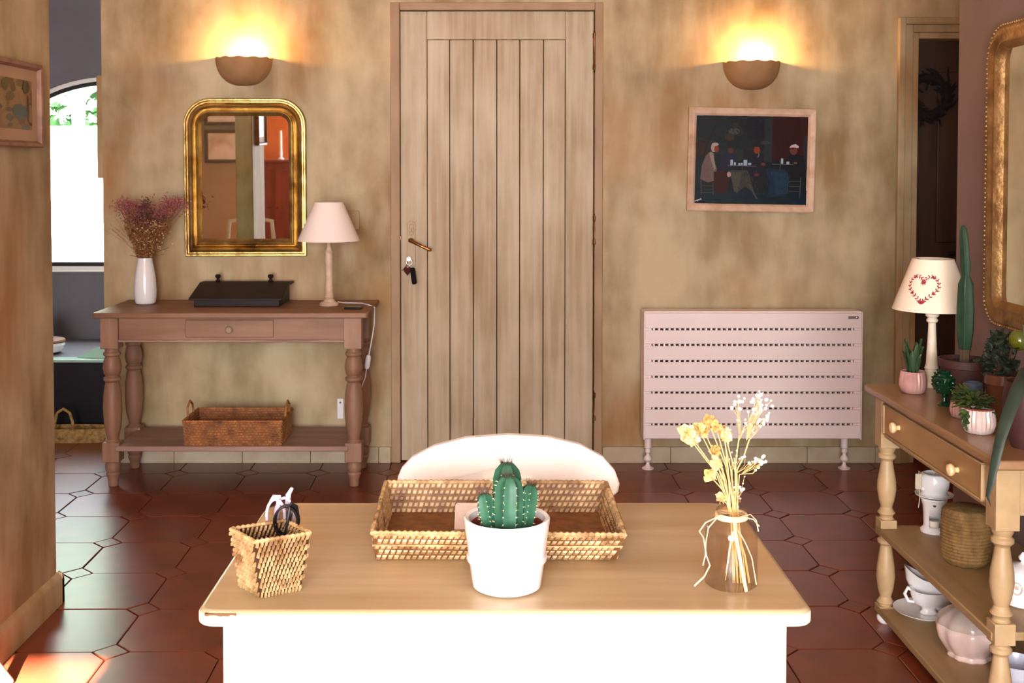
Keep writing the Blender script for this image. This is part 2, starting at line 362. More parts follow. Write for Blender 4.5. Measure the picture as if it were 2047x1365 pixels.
# ---- floor: octagonal terracotta tiles with small square insets
P = 0.305; FX, FY = -1.045, 3.385; ROT = math.radians(0.6)
floor = struct(B(-3.7, 3.1, -2.62, 6.5, -0.08, -0.006).build('floor', GROUT, smooth=0), 'terracotta floor of octagonal tiles with small square insets', 'floor')
def oct_poly(s, c): return [(-s + c, -s), (s - c, -s), (s, -s + c), (s, s - c), (s - c, s), (-s + c, s), (-s, s - c), (-s, -s + c)]
CUT = 0.050; G = 0.0016
def tile_mesh(name, poly):
    mb = MB(); n = len(poly); e = 0.0015
    top = [(x * (1 - e / 0.1), y * (1 - e / 0.1), 0.0) for x, y in poly]
    mb.v = [(x, y, -0.012) for x, y in poly] + [(x, y, -e) for x, y in poly] + top
    for k in (0, 1): mb.f += [(k * n + i, k * n + (i + 1) % n, (k + 1) * n + (i + 1) % n, (k + 1) * n + i) for i in range(n)]
    mb.f.append(tuple(2 * n + i for i in range(n)))
    me = bpy.data.meshes.new(name); me.from_pydata(mb.v, [], mb.f); me.materials.append(TILE); return me
s_ = P / 2 - G
OCT = tile_mesh('octagon_tile', oct_poly(s_, CUT)); q = CUT * 0.94
DIA = tile_mesh('inset_tile', [(0, -q), (q, 0), (0, q), (-q, 0)])
rest = MB(); cr, sr = math.cos(ROT), math.sin(ROT)
cand = []
for i in range(-9, 15):
    for j in range(-20, 12):
        for me, dx, nm in ((DIA, 0.0, 'inset_tile'), (OCT, 0.5, 'octagon_tile')):
            u, v = (i + dx) * P, (j + dx) * P
            x, y = FX + u * cr - v * sr, FY + u * sr + v * cr
            if not (-3.6 < x < 2.95 and -2.45 < y < 6.25): continue
            vis = y > 2.65 and -0.47 * y - 0.1 < x < 0.5 * y + 0.05 and not (x < -1.75 and y > 5.9) and not (x > -1.9 and y > YB + 0.1)
            if vis:
                o = bpy.data.objects.new(nm, me); COL.objects.link(o); o.parent = floor
                o.location = (x, y, random.uniform(-0.0006, 0.0006)); o.rotation_euler = (random.gauss(0, 0.0022), random.gauss(0, 0.0022), ROT)
            else:
                poly = oct_poly(s_, CUT) if me is OCT else [(0, -q), (q, 0), (0, q), (-q, 0)]
                k = len(rest.v); rest.v += [(x + a * cr - b * sr, y + a * sr + b * cr, -0.001) for a, b in poly]; rest.f.append(tuple(range(k, k + len(poly))))
rest.build('tile_field', TILE, floor, smooth=0, kind='stuff')

# ---- skirting tiles along the back wall and round the wall end
def skirting(name, label, x0, x1, y, step=0.305, h=0.072):
    r = struct(thing(name, '', 'baseboard', (x0, y, 0)), label, 'baseboard')
    x = 0.0
    while x < x1 - x0 - 0.01:
        e = min(x + step, x1 - x0); B(x + 0.001, e - 0.001, -0.014, 0.0, 0, h).build('skirting_tile', BASEP, r, bevel=0.002); x = e
skirting('baseboard_back', 'painted skirting tiles under the radiator', DX1 + 0.002, 1.79, YB)
skirting('baseboard_console', 'painted skirting tiles behind the pine console', -1.73, DX0 - 0.002, YB)
t = struct(thing('baseboard_left', '', 'baseboard', (XL, YP0, 0)), 'moulded ochre skirting round the narrow wall end', 'baseboard')
m = MB().prism([(0, 0), (0.016, 0), (0.016, 0.075), (0.010, 0.088), (0, 0.095)], 0, YP1 - YP0 + 0.016)
m.build('skirting_side', WALL, t); MB().prism([(YP1 - YP0, 0), (YP1 - YP0 + .016, 0), (YP1 - YP0 + .016, 0.075), (YP1 - YP0 + 0.01, 0.088), (YP1 - YP0, 0.095)], -0.10, 0.016, axis='x').build('skirting_end', WALL, t)

# ---- arched window
t = struct(thing('window_1', '', 'window', (AX, YA, 0)), 'arched black iron window overlooking white garden arches', 'window')
ap = [(x - AX, z) for x, z in arcp]
def strip(d0, d1, y0, y1, name, mt):
    mm = MB(); hw = AW
    outer = [(-hw + d0, AZ0 + d0)] + [(x * (AR - d0) / AR, acz + (z - acz) * (AR - d0) / AR) for x, z in ap] + [(hw - d0, AZ0 + d0)]
    inner = [(-hw + d1, AZ0 + d1)] + [(x * (AR - d1) / AR, acz + (z - acz) * (AR - d1) / AR) for x, z in ap] + [(hw - d1, AZ0 + d1)]
    n = len(outer)
    for i in range(n):
        i2 = (i + 1) % n; mm.prism([outer[i], outer[i2], inner[i2], inner[i]], y0, y1)
    return mm.build(name, mt, t, smooth=30)
strip(-0.001, 0.022, 0.0, 0.20, 'reveal', SILLW); strip(0.022, 0.044, 0.004, 0.04, 'iron_frame', IRON)
pg = MB(); pl = [(-AW + .05, AZ0 + .05)] + [(x * (AR - .05) / AR, acz + (z - acz) * (AR - .05) / AR) for x, z in ap] + [(AW - .05, AZ0 + .05)]
pg.prism(pl, 0.02, 0.024); pg.build('pane', PANE, t, smooth=0)
B(-AW - 0.04, AW + 0.04, -0.012, 0.1, AZ0 - 0.010, AZ0 + 0.0).build('sill', SILLW, t, bevel=0.004)
# garden outside
struct(B(-9, 6, 6.5, 24, -0.12, -0.05).build('ground_garden', GRAVEL, smooth=0), 'pale gravel garden ground outside the arched window', 'ground')
g = struct(thing('wall_garden', '', 'garden wall', (0, 13.4, 0)), 'white stucco garden arcade seen through the arched window', 'garden wall')
def at9(px): return (px - CX) / F * 13.42
pitch = at9(155) - at9(66); xo = at9(155); hw = pitch / 2 - 0.05
zs = oy(150, 252, 13.4).z; zt = oy(150, 178, 13.4).z
for i in range(-5, 6):
    xc = xo + (i - 0.5) * pitch
    a = arc(xc, zt - hw, hw, PI, 0, 10)
    mm = MB()
    for (x0, z0), (x1, z1) in zip(a, a[1:]): mm.prism([(x0, z0), (x1, z1), (x1, zt + 0.05), (x0, zt + 0.05)], 0, 0.16)
    mm.box(xc - pitch / 2, xc - hw, 0, 0.16, zs, zt + .05).box(xc + hw, xc + pitch / 2, 0, 0.16, zs, zt + .05)
    mm.build('arch', STUCCO, g, smooth=30)
B(xo - 6 * pitch, xo + 5 * pitch, -0.02, 0.18, -0.05, zs).build('parapet', STUCCO, g, smooth=0)
m = MB()
for i in range(7000):
    p = Vector((random.uniform(-8.5, -2.5), random.uniform(14.3, 15.4), random.uniform(0.6, 4.4)))
    m.leaf(p, (random.gauss(0, 1), random.gauss(0, .5), random.gauss(0, 1)), (0, -1, 0.3), 0.14, 0.09)
h = m.build('garden_hedge', HEDGE, smooth=0); tag(h, 'tall leafy green hedge behind the white garden arches', 'hedge', kind='stuff')

# ---- plank door
def W(px, py): return oy(px, py, YB)
d1 = struct(thing('door_1', '', 'door', (0, YB, 0)), 'tall glazed beige plank door with brass lever handle', 'door')
xa, xb = W(800, 22).x, W(1188, 22).x; zt = 2.012
fr = MB().box(DX0, xa - 0.003, -0.012, 0.09, 0, 2.049).box(xb + 0.003, DX1, -0.012, 0.09, 0, 2.049).box(xa - 0.003, xb + 0.003, -0.012, 0.09, zt + 0.003, 2.049)
fr.build('door_frame', mat('door_frame_paint', (150, 120, 88), 0.6, (172, 144, 112), None, scale=6, stretch=(1, 1, .4)), d1, smooth=0, bevel=0.004)
B(DX0 + .02, DX1 - .02, 0.06, 0.11, 0, 2.03).build('backing', mat('joint_shadow_paint', (84, 56, 34), 0.8), d1, smooth=0)
stx = [W(p, 500).x for p in (801, 854, 899, 946, 993, 1039, 1086, 1130, 1186)]
zr = W(900, 79).z; y0 = 0.012
B(stx[0], stx[1] - 0.0008, y0 - .003, 0.06, 0.006, zt).build('stile', DOORP, d1, bevel=0.003)
B(stx[7] + 0.0008, stx[8], y0 - .003, 0.06, 0.006, zt).build('stile', DOORP, d1, bevel=0.003)
B(stx[1], stx[7], y0 - .003, 0.06, zr + 0.001, zt).build('top_rail', DOORP, d1, bevel=0.002)
for a, b in zip(stx[1:7], stx[2:8]): B(a + 0.0016, b - 0.0016, y0, 0.055, 0.006, zr).build('plank', DOORP, d1, bevel=0.003)
hp = W(822, 480); R0 = Vector((0, YB, 0))
pl = MB().prism([(x + hp.x, z + hp.z - 0.015) for x, z in rr(0.036, 0.20, (.006, .006, .018, .018), 0, 4)], 0.003, 0.012)
pl.build('handle_plate', mat('painted_plate', (176, 152, 118), 0.5), d1, bevel=0.002)
m = MB().tube([(hp.x, 0.006, hp.z), (hp.x, -0.035, hp.z), (hp.x + 0.01, -0.045, hp.z - 0.004), (hp.x + 0.05, -0.047, hp.z - 0.024), (hp.x + 0.085, -0.045, hp.z - 0.04)], [.010, .009, .008, .0065, .008], 10)
m.blob((hp.x + 0.085, -0.045, hp.z - 0.04), 0.0095).blob((hp.x, -0.02, hp.z), 0.013, (1, .6, 1)).build('lever_handle', BRASS, d1)
# cream ornament above the lever
m = MB()
for k, (dx, dz, rr_) in enumerate(((0, .062, .010), (-.006, .045, .007), (.007, .045, .007), (0, .03, .009))):
    m.tube([(hp.x + dx + rr_ * math.cos(a), 0.002, hp.z + dz + rr_ * math.sin(a)) for a in [2 * PI * i / 12 for i in range(12)]], .002, 6, closed=True)
m.build('plate_ornament', mat('painted_plate', (0, 0, 0)), d1)
for py in (103, 460, 812):
    c = W(1188, py); L = 0.062 if py > 200 else 0.08
    m = MB().lathe([(0.001, -L - .014), (.006, -L - .010), (.003, -L - .004), (.008, -L), (.0075, -L + .02), (.0055, -L + .026), (.0065, 0), (.0055, L - .026), (.0075, L - .02), (.008, L), (.003, L + .004), (.006, L + .010), (.001, L + .014)], 12, (c.x, -0.006, c.z))
    m.build('hinge', DBRASS, d1)
B(xa - 0.006, xa + 0.002, -0.004, 0.02, hp.z + 0.0, hp.z + 0.018).build('latch', DBRASS, d1)
# dark door in the recess
d2 = struct(thing('door_2', '', 'door', (0, YB, 0)), 'dark brown wooden door in an ochre moulded casing', 'door')
cw = 0.092
for (off, wd_, dp) in ((0, 0.03, 0.03), (0.03, 0.035, 0.022), (0.065, 0.027, 0.014)):
    x0 = D2X0 - cw + off
    MB().box(x0, x0 + wd_, -dp, 0, 0, D2Z + cw - off).box(x0 + wd_, D2X1 + .1, -dp, 0, D2Z + cw - off - wd_, D2Z + cw - off).build('casing', WALL, d2, smooth=0, bevel=0.004)
B(D2X0, D2X1, 0.085, 0.13, 0, D2Z).build('leaf_panel', DARKD, d2, smooth=0)
for x0, x1, z0, z1 in ((D2X0 + 0.12, D2X0 + 0.40, 0.2, 0.85), (D2X0 + 0.12, D2X0 + 0.40, 0.98, 1.75), (D2X0 + .48, D2X0 + .74, .2, .85), (D2X0 + .48, D2X0 + .74, .98, 1.75)): B(x0, x1, 0.075, 0.09, z0, z1).build('panel', DARKD, d2, bevel=0.006)
c = oy(1905, 507, YB + 0.05)
MB().tube([(c.x, 0.085, c.z), (c.x, 0.035, c.z), (c.x - 0.03, 0.03, c.z), (c.x + .06, 0.03, c.z)], 0.007, 8).build('door_handle', IRON, d2)
c = oy(1855, 193, YB + 0.06); w_ = thing('door_wreath', 'dark twig wreath hanging on the dark brown door', 'wreath', (c.x, YB + 0.055, c.z))
m = MB()
for i in range(190):
    a = random.uniform(0, 2 * PI); r = 0.085 + random.gauss(0, .012); p = Vector((r * math.cos(a), random.gauss(0, .01), r * math.sin(a)))
    m.leaf(p, (-math.sin(a) + random.gauss(0, .6), random.gauss(0, .4), math.cos(a) + random.gauss(0, .6)), (0, -1, 0), 0.06, 0.012)
m.tube([(0.085 * math.cos(2 * PI * i / 24), 0.0, 0.085 * math.sin(2 * PI * i / 24)) for i in range(24)], 0.016, 8, closed=True)
m.build('twig_ring', WREATH, w_)

# ================================================================== BACK WALL THINGS
# gilt mirror over the console
ml, mr_, mt_, mb_ = W(370, 300).x, W(613, 300).x, W(490, 197).z, W(490, 512).z
mw, mh = mr_ - ml, mt_ - mb_
t = thing('gilt_mirror', 'arched-top gilt framed mirror above the pine console', 'mirror', ((ml + mr_) / 2, YB - 0.004, (mt_ + mb_) / 2), rx=math.radians(1.2), rz=math.radians(1.5))
prof = [(0, 0.0), (0, .018), (.004, .024), (.010, .024), (.014, .018), (.019, .018), (.024, .030), (.032, .036), (.040, .032), (.045, .022), (.050, .020), (.054, .026), (.062, .028), (.070, .020), (.076, .012), (.080, .006)]
frame_sweep(mw, mh, (.006, .006, .12, .12), prof, 10).build('gilt_frame', GOLD, t, smooth=50)
MB().prism(rr(mw, mh, (.006, .006, .12, .12), .076, 10), -0.008, -0.006).build('mirror_glass', MIRR, t, smooth=0)
# the two half-bowl wall lights
def sconce(px, py, label):
    c = W(px, py); t = thing('wall_sconce', label, 'wall light', (c.x, YB, c.z), group='half-bowl plaster wall lights')
    R, hh = 0.126, 0.122; m = MB(); n, k = 20, 10
    for s, dr in ((0, 0), (1, 0.008)):
        for j in range(k + 1):
            b = j / k * PI / 2
            for i in range(n + 1):
                a = PI * i / n
                r = (R - dr) * math.cos(b) ** 0.8; scal = 1 + 0.012 * math.cos(a * 12) * (1 - j / k)
                m.v.append((r * math.cos(a) * scal, -r * math.sin(a) * scal * 0.92, -(hh - dr) * math.sin(b) + (0.003 * math.cos(a * 12) if j == 0 else 0)))
    q_ = (k + 1) * (n + 1)
    for s in (0, 1):
        for j in range(k):
            for i in range(n):
                a = s * q_ + j * (n + 1) + i; f = (a, a + 1, a + n + 2, a + n + 1); m.f.append(f if s else f[::-1])
    for i in range(n): m.f.append((i, i + 1, q_ + i + 1, q_ + i))
    m.build('bowl', SCON, t)
    MB().lathe([(.004, -.05), (.012, -.045), (.012, -.03), (.007, -.028)], 10, (0, -0.05, 0)).build('lamp_holder', WHITEP, t)
    MB().lathe([(.007, -.03), (.011, -.02), (.012, -.010), (.007, -.002), (.0, .001)], 12, (0.02, -0.05, -0.01)).build('bulb', mat('lit_bulb', (255, 214, 140), 0.4, emit=((255, 190, 90), 30.0)), t)
    lo = light('sconce_lamp', 'POINT', (0.022, -0.05, 0.012), 15.0, (1.0, 0.50, 0.14), shadow_soft_size=0.012); lo.parent = t
    return t
sconce(488, 117, 'half-bowl plaster wall light glowing above the gilt mirror')
sconce(1502, 125, 'half-bowl plaster wall light glowing above the cafe painting')
# cafe painting
c = oy(1502.5, 320, YB - 0.02); pw, ph = 0.563, 0.458
t = thing('framed_painting', 'dark cafe painting of four seated men in a pale limed frame', 'painting', (c.x, YB - 0.004, c.z)); t.rotation_euler = (0, math.radians(1.0), 0)
frame_sweep(pw, ph, (0, 0, 0, 0), [(0, 0), (0, .022), (.005, .026), (.014, .022), (.024, .020), (.030, .016), (.036, .008)], 1).build('frame', FRAMEP, t, smooth=20)
cv = MB(); cols = []; iw, ih = pw - .066, ph - .066; lay = [0]
def paint(pts, col):
    lay[0] += 1; d = -0.009 - lay[0] * 0.00002; k = len(cv.v)
    for x, y in pts: cv.v.append((((min(max(x, 135), 1490) - 135) / 1355 - .5) * iw, d, (.5 - (min(max(y, 150), 1215) - 150) / 1065) * ih))
    cv.f.append(tuple(range(k, k + len(pts)))); cols.append(tuple(.62 * v_ for v_ in lin(col)))
def prect(x0, y0, x1, y1, col): paint([(x0, y0), (x1, y0), (x1, y1), (x0, y1)], col)
def pell(cx, cy, rx, ry, col, n=14): paint([(cx + rx * math.cos(2 * PI * i / n), cy + ry * math.sin(2 * PI * i / n)) for i in range(n)], col)
def pline(x0, y0, x1, y1, wd_, col):
    dx, dy = x1 - x0, y1 - y0; l = math.hypot(dx, dy) or 1; nx, ny = -dy / l * wd_ / 2, dx / l * wd_ / 2
    paint([(x0 + nx, y0 + ny), (x1 + nx, y1 + ny), (x1 - nx, y1 - ny), (x0 - nx, y0 - ny)], col)
prect(135, 150, 1490, 1215, (24, 28, 30))
for i in range(60):
    x, y = random.uniform(140, 1040), random.uniform(160, 600); pell(x, y, random.uniform(40, 120), random.uniform(25, 70), random.choice([(30, 36, 36), (26, 32, 32), (36, 42, 38), (22, 26, 30)]))
prect(760, 190, 965, 430, (20, 20, 32)); prect(965, 180, 1060, 700, (44, 50, 54)); prect(1060, 150, 1400, 690, (54, 16, 14)); prect(1400, 150, 1490, 640, (58, 22, 18)); prect(1440, 380, 1490, 800, (44, 44, 52))
pell(595, 340, 70, 40, (74, 78, 80)); pell(545, 410, 60, 45, (66, 48, 30)); pell(330, 470, 50, 30, (44, 44, 40)); prect(140, 480, 290, 640, (52, 30, 22)); pell(980, 470, 60, 22, (58, 66, 68)); pell(660, 620, 60, 80, (44, 48, 44))
pline(380, 250, 270, 520, 14, (10, 12, 14)); pline(270, 520, 240, 640, 14, (10, 12, 14))
prect(135, 1060, 1490, 1215, (16, 34, 46)); prect(135, 690, 230, 1100, (30, 38, 42))
for i in range(40): pell(random.uniform(140, 1480), random.uniform(1040, 1210), random.uniform(40, 110), random.uniform(12, 30), random.choice([(18, 38, 50), (14, 30, 44), (20, 44, 52), (24, 36, 48)]))
paint([(990, 780), (1300, 790), (1260, 960), (1240, 1110), (1010, 1130), (1040, 960)], (26, 48, 70)); paint([(1080, 820), (1260, 830), (1230, 1080), (1120, 1100)], (34, 62, 84))
paint([(530, 810), (860, 800), (880, 1090), (740, 1000), (640, 1090), (600, 960)], (66, 66, 60)); paint([(560, 830), (700, 830), (660, 1080), (610, 1060)], (84, 82, 72)); pline(760, 920, 890, 1150, 18, (84, 82, 74))
# men
paint([(200, 920), (215, 760), (260, 640), (320, 585), (360, 610), (370, 720), (400, 800), (370, 940), (290, 960)], (122, 100, 94)); paint([(300, 600), (345, 600), (385, 790), (360, 815)], (164, 142, 134)); pell(355, 540, 34, 56, (188, 160, 150)); pell(388, 555, 28, 44, (138, 66, 40)); pell(372, 500, 42, 20, (190, 172, 166))
paint([(360, 830), (480, 810), (560, 900), (520, 1090), (390, 1090), (365, 950)], (60, 22, 18)); pell(545, 860, 24, 32, (196, 160, 150))
for z in (1000, 1040, 1080): pline(205, z, 360, z, 10, (70, 68, 66))
pline(208, 930, 215, 1110, 10, (90, 84, 80)); pline(355, 960, 360, 1110, 10, (78, 74, 70))
paint([(420, 790), (460, 640), (520, 590), (600, 590), (640, 680), (620, 760), (500, 800)], (38, 36, 58)); pell(560, 565, 36, 44, (92, 56, 40)); pell(556, 515, 48, 30, (22, 24, 30))
paint([(750, 760), (790, 620), (850, 590), (940, 600), (980, 720), (1000, 860), (940, 1080), (860, 1080), (800, 880)], (26, 24, 36)); pell(875, 560, 38, 46, (150, 66, 34)); pell(885, 495, 58, 28, (20, 24, 28)); pell(955, 730, 28, 20, (116, 58, 40)); pell(882, 858, 30, 18, (112, 52, 40)); pline(905, 600, 890, 650, 12, (120, 120, 130))
paint([(1200, 700), (1250, 630), (1340, 600), (1440, 630), (1480, 760), (1440, 880), (1300, 900), (1230, 800)], (22, 24, 26)); pell(1320, 560, 46, 52, (112, 62, 54)); paint([(1265, 528), (1290, 495), (1340, 480), (1380, 505), (1375, 530), (1320, 520)], (220, 200, 196)); pell(1345, 708, 24, 12, (130, 84, 70))
for z in (930, 990, 1050): pline(1270, z, 1420, z, 10, (66, 74, 84))
pline(1415, 880, 1405, 1130, 12, (74, 78, 84)); pline(1265, 920, 1250, 1080, 10, (66, 70, 78))
for x0, y0, x1, y1, n, cs in ((150, 160, 1050, 450, 80, ((18, 22, 24), (34, 40, 38), (28, 30, 40))), (1070, 160, 1390, 640, 40, ((46, 12, 12), (62, 20, 16))), (560, 800, 900, 1080, 30, ((58, 58, 52), (40, 42, 42))), (1000, 800, 1290, 1110, 30, ((20, 40, 60), (38, 66, 88))), (210, 660, 370, 930, 16, ((112, 92, 88), (130, 108, 102)))):
    for i in range(n):
        x, y, a = random.uniform(x0, x1), random.uniform(y0, y1), random.gauss(1.3, .5); l_ = random.uniform(15, 45); pline(x, y, x + l_ * math.cos(a), y + l_ * math.sin(a), random.uniform(5, 14), random.choice(cs))
# tables and cups
pline(520, 750, 870, 755, 10, (84, 92, 100)); pline(1060, 728, 1320, 728, 10, (90, 100, 98)); pline(700, 760, 705, 900, 10, (66, 66, 66)); pline(1160, 735, 1160, 800, 8, (80, 84, 86))
for x, y, a, b in ((572, 715, 16, 34), (612, 730, 12, 18), (665, 735, 12, 14), (695, 732, 12, 14), (738, 715, 22, 34), (790, 730, 18, 14), (1180, 688, 14, 32), (1250, 710, 18, 16)): prect(x - a, y - b, x + a, y + b, (176, 198, 214))
pline(140, 1185, 215, 1160, 12, (220, 214, 206)); pline(210, 1145, 215, 1172, 8, (220, 214, 206)); pline(160, 1175, 175, 1190, 8, (220, 214, 206))
o = cv.build('canvas', PAINTM, t, smooth=0)
ca = o.data.color_attributes.new('Col', 'FLOAT_COLOR', 'CORNER'); li = 0
for p_ in o.data.polygons:
    for l_ in p_.loop_indices: ca.data[l_].color = (*cols[p_.index], 1)
# light switch, socket, consumer box
c = W(707, 440); t = thing('light_switch', 'ochre painted light switch plate behind the pale lamp', 'light switch', (c.x, YB, c.z))
B(-.026, .026, -.009, 0, -.042, .042).build('plate', WALL, t, bevel=0.003); B(-.008, .008, -.014, -.008, -.016, .016).build('rocker', WALL, t, bevel=0.002)
c = W(681, 816); t = thing('wall_socket', 'white socket plate on the wall beneath the console', 'socket', (c.x, YB, c.z))
B(-.0145, .0145, -.010, 0, -.046, .046).build('plate', WHITEP, t, bevel=0.002); MB().lathe([(.004, 0), (.004, .003), (0, .003)], 10).xf(Matrix.Translation((0, -.010, .028)) @ Matrix.Rotation(PI / 2, 4, 'X')).build('indicator', BLACKP, t)
c0, c1 = oy(200, 152, YB + .05), oy(200, 356, YB + .05)
t = thing('wall_box', 'flat ochre painted box fixed to the end of the ochre wall', 'box', (-1.733, YB + .06, c1.z))
B(-.028, 0, -.05, .05, 0, c0.z - c1.z).build('casing', WALL, t, bevel=0.004); B(-.036, -.028, -.01, .01, (c0.z - c1.z) * .58, (c0.z - c1.z) * .58 + .012).build('knob', BLACKP, t)

# ---- radiator
RX0, RX1, RY = 0.660, 1.600, 4.955
zz = [oy(1500, p, RY).z for p in (623, 657.6, 689, 721, 752.6, 784, 815.6, 847.5, 878)]
t = thing('panel_radiator', 'pale pink panel radiator with eight slats on two feet', 'radiator', ((RX0 + RX1) / 2, RY, 0)); hw = (RX1 - RX0) / 2
for a, b in zip(zz, zz[1:]): B(-hw, hw, -0.010, 0.004, b + 0.0045, a - 0.0045).build('slat', PINKW, t, bevel=0.003)
B(-hw + .01, hw - .01, 0.03, 0.09, zz[-1], zz[0] - .004).build('convector_core', RADIN, t, smooth=0)
m = MB().box(-hw - .004, -hw, -.010, .09, zz[-1], zz[0]).box(hw, hw + .004, -.010, .09, zz[-1], zz[0]).box(-hw, hw, 0.0, .09, zz[0] - .004, zz[0] + .002)
m.build('casing', PINKW, t, smooth=0)
m = MB(); nb = 38
for zc in zz[1:-1]:
    for i in range(nb + 1):
        x = -hw + 0.04 + (2 * hw - 0.08) * i / nb; m.box(x - .0045, x + .0045, -.004, .03, zc - .006, zc + .006)
    m.box(-hw, -hw + 0.030, -.001, .03, zc - .006, zc + .006).box(hw - .030, hw, -.001, .03, zc - .006, zc + .006)
m.build('spacers', PINKW, t, smooth=0, kind='stuff')
B(hw - .06, hw - .015, -.013, -.009, zz[0] - .03, zz[0] - .018).build('badge', mat('grey_badge', (170, 160, 156), 0.3, metal=.6), t, bevel=.001)
MB().blob((hw - .022, -.014, zz[0] - .024), .006, (1, .4, 1)).build('badge_stud', STEEL, t)
for x in (oy(1297, 900, RY).x, oy(1692, 900, RY).x):
    MB().lathe([(.0, 0), (.026, 0), (.026, .005), (.014, .010), (.008, .02), (.008, .03), (.018, .040), (.018, .05), (.008, .062), (.008, .07), (.013, .074), (.013, .084), (.010, .09), (.016, .094), (.016, zz[-1])], 18, (x - (RX0 + RX1) / 2, 0.03, 0)).build('foot', PINKW, t)

# ================================================================== PINE CONSOLE
KX0, KX1, KY0, KY1, KZ = -1.618, -0.505, 4.605, 5.068, 0.734
kc = Vector(((KX0 + KX1) / 2, (KY0 + KY1) / 2, 0))
t = thing('console_table', 'limed pine console table with turned legs and one drawer', 'table', kc)
hx, hy = (KX1 - KX0) / 2, (KY1 - KY0) / 2
m = MB().prism(rr(2 * hx, 2 * hy, (.012, .012, .004, .004), 0, 4), KZ - .022, KZ, axis='z'); m.build('tabletop', PINE, t, bevel=0.006, bseg=3)
LX0, LX1, LY0, LY1 = -1.575 - kc.x, -0.575 - kc.x, 4.715 - kc.y, 5.0 - kc.y
turn = [(.020, .0), (.021, .03), (.027, .045), (.029, .055), (.024, .06), (.030, .068), (.032, .085), (.028, .10), (.030, .105)]
upper = [(.030, .185), (.022, .195), (.025, .21), (.034, .25), (.039, .32), (.037, .38), (.031, .42), (.026, .435), (.036, .442), (.036, .452), (.026, .46), (.034, .47), (.038, .495), (.034, .525), (.027, .540), (.036, .547), (.036, .556), (.028, .562), (.030, .58)]
def sqb(mb, x, y, s, z0, z1): mb.box(x - s, x + s, y - s, y + s, z0, z1)
for x in (LX0, LX1):
    for y in (LY0, LY1):
        m = MB().lathe(turn, 20, (x, y, 0)).lathe(upper, 20, (x, y, 0)); sqb(m, x, y, .035, .105, .186); sqb(m, x, y, .037, .575, KZ - .022)
        m.build('leg', PINEV, t, smooth=35, bevel=.003)
B(LX0 + .03, LX1 - .03, LY0 - .022, LY0 - .002, .606, KZ - .022).build('apron', PINE, t, bevel=.002)
B(LX0 + .03, LX1 - .03, LY0 - .030, LY0 - .005, .602, .612).build('apron_bead', PINEP, t, bevel=.003)
B(LX0 + .03, LX1 - .03, LY1 + .005, LY1 + .025, .606, KZ - .022).build('apron', PINE, t, bevel=.002)
for x in (LX0, LX1): B(x - .010, x + .010, LY0 + .03, LY1 - .03, .606, KZ - .022).build('apron', PINE, t, bevel=.002)
dx0, dx1 = oy(371, 660, 4.69).x - kc.x, oy(547, 660, 4.69).x - kc.x
dr = B(dx0, dx1, LY0 - .028, LY0 - .01, .622, .695).build('drawer', PINE, t, bevel=.003)
MB().lathe([(.006, 0), (.006, .006), (.013, .010), (.015, .016), (.011, .020), (0, .021)], 16).xf(Matrix.Translation(((dx0 + dx1) / 2, LY0 - .027, .655)) @ Matrix.Rotation(PI / 2, 4, 'X')).build('knob', PINEP, dr)
B(LX0 + .02, LX1 - .02, LY0 - .04, LY1 + .03, .152, .174).build('shelf', PINEP, t, bevel=.004)

# ---- things on the console
p = oz(288, 609, KZ) + Vector((0, .02, 0))
vz = thing('ceramic_vase', 'tall white ceramic vase of dried flowers on the pine console', 'vase', p)
MB().lathe([(0, 0), (.034, 0), (.042, .006), (.047, .03), (.048, .06), (.045, .11), (.038, .155), (.032, .185), (.031, .200), (.028, .200), (.029, .185), (.034, .15), (.030, .02), (0, .015)], 32).build('body', PORC, vz)
bq = thing('dried_bouquet', 'bunch of dried pink plumes and brown florets in the tall white vase', 'dried flowers', p + Vector((0, 0, .0)))
base = Vector((0, 0, .18)); YV = p.y
def loc(px, py, dy=0): return oy(px, py, YV + dy) - p
st = MB(); pk = MB(); dk = MB(); bf = MB(); pf = MB(); gf = MB()
def stem(mb, q, r=.0008):
    mid = base.lerp(q, .5) + Vector((random.gauss(0, .006), random.gauss(0, .006), .01)); mb.tube([base + Vector((random.gauss(0, .010), random.gauss(0, .010), 0)), mid, q], r, 4)
for (cx, cy, sx, sy, n, mb) in ((253, 411, 12, 6, 320, pk), (345, 410, 15, 7, 360, pk), (268, 425, 12, 9, 260, pk), (325, 425, 14, 9, 260, pk), (292, 427, 8, 13, 420, dk), (272, 440, 12, 10, 200, dk), (318, 445, 12, 12, 220, dk)):
    for i in range(n):
        q = loc(random.gauss(cx, sx), random.gauss(cy, sy), random.gauss(0, .02))
        mb.leaf(q, (random.gauss(0, 1), random.gauss(0, 1), random.gauss(.6, 1)), (random.gauss(0, 1), -1, random.gauss(0, 1)), .013, .005, .0006)
        if i % 16 == 0: stem(st, q)
for i in range(620):
    y = random.uniform(444, 513); hw_ = 15 + (513 - y) * 0.44; q = loc(random.uniform(-hw_, hw_) + 290, y, random.gauss(0, .022)); bf.blob(q, random.uniform(.003, .0065), jit=.3)
    if i % 10 == 0: stem(st, q)
for i in range(110):
    y = random.choice((random.gauss(452, 9), random.gauss(485, 10))); q = loc(random.gauss(296, 15), y, random.gauss(-.03, .008)); pf.blob(q, random.uniform(.002, .0045), jit=.3)
for i in range(190):
    s = random.random()
    q = loc(random.gauss(235, 13), random.gauss(460, 12), random.gauss(0, .02)) if s < .5 else loc(random.gauss(335, 10), random.gauss(460, 16), random.gauss(0, .02))
    gf.blob(q, random.uniform(.0009, .0018))
    if i % 6 == 0: stem(st, q, .0004)
for i in range(26): stem(st, loc(random.gauss(290, 18), random.uniform(470, 512), random.gauss(0, .02)), .0012)
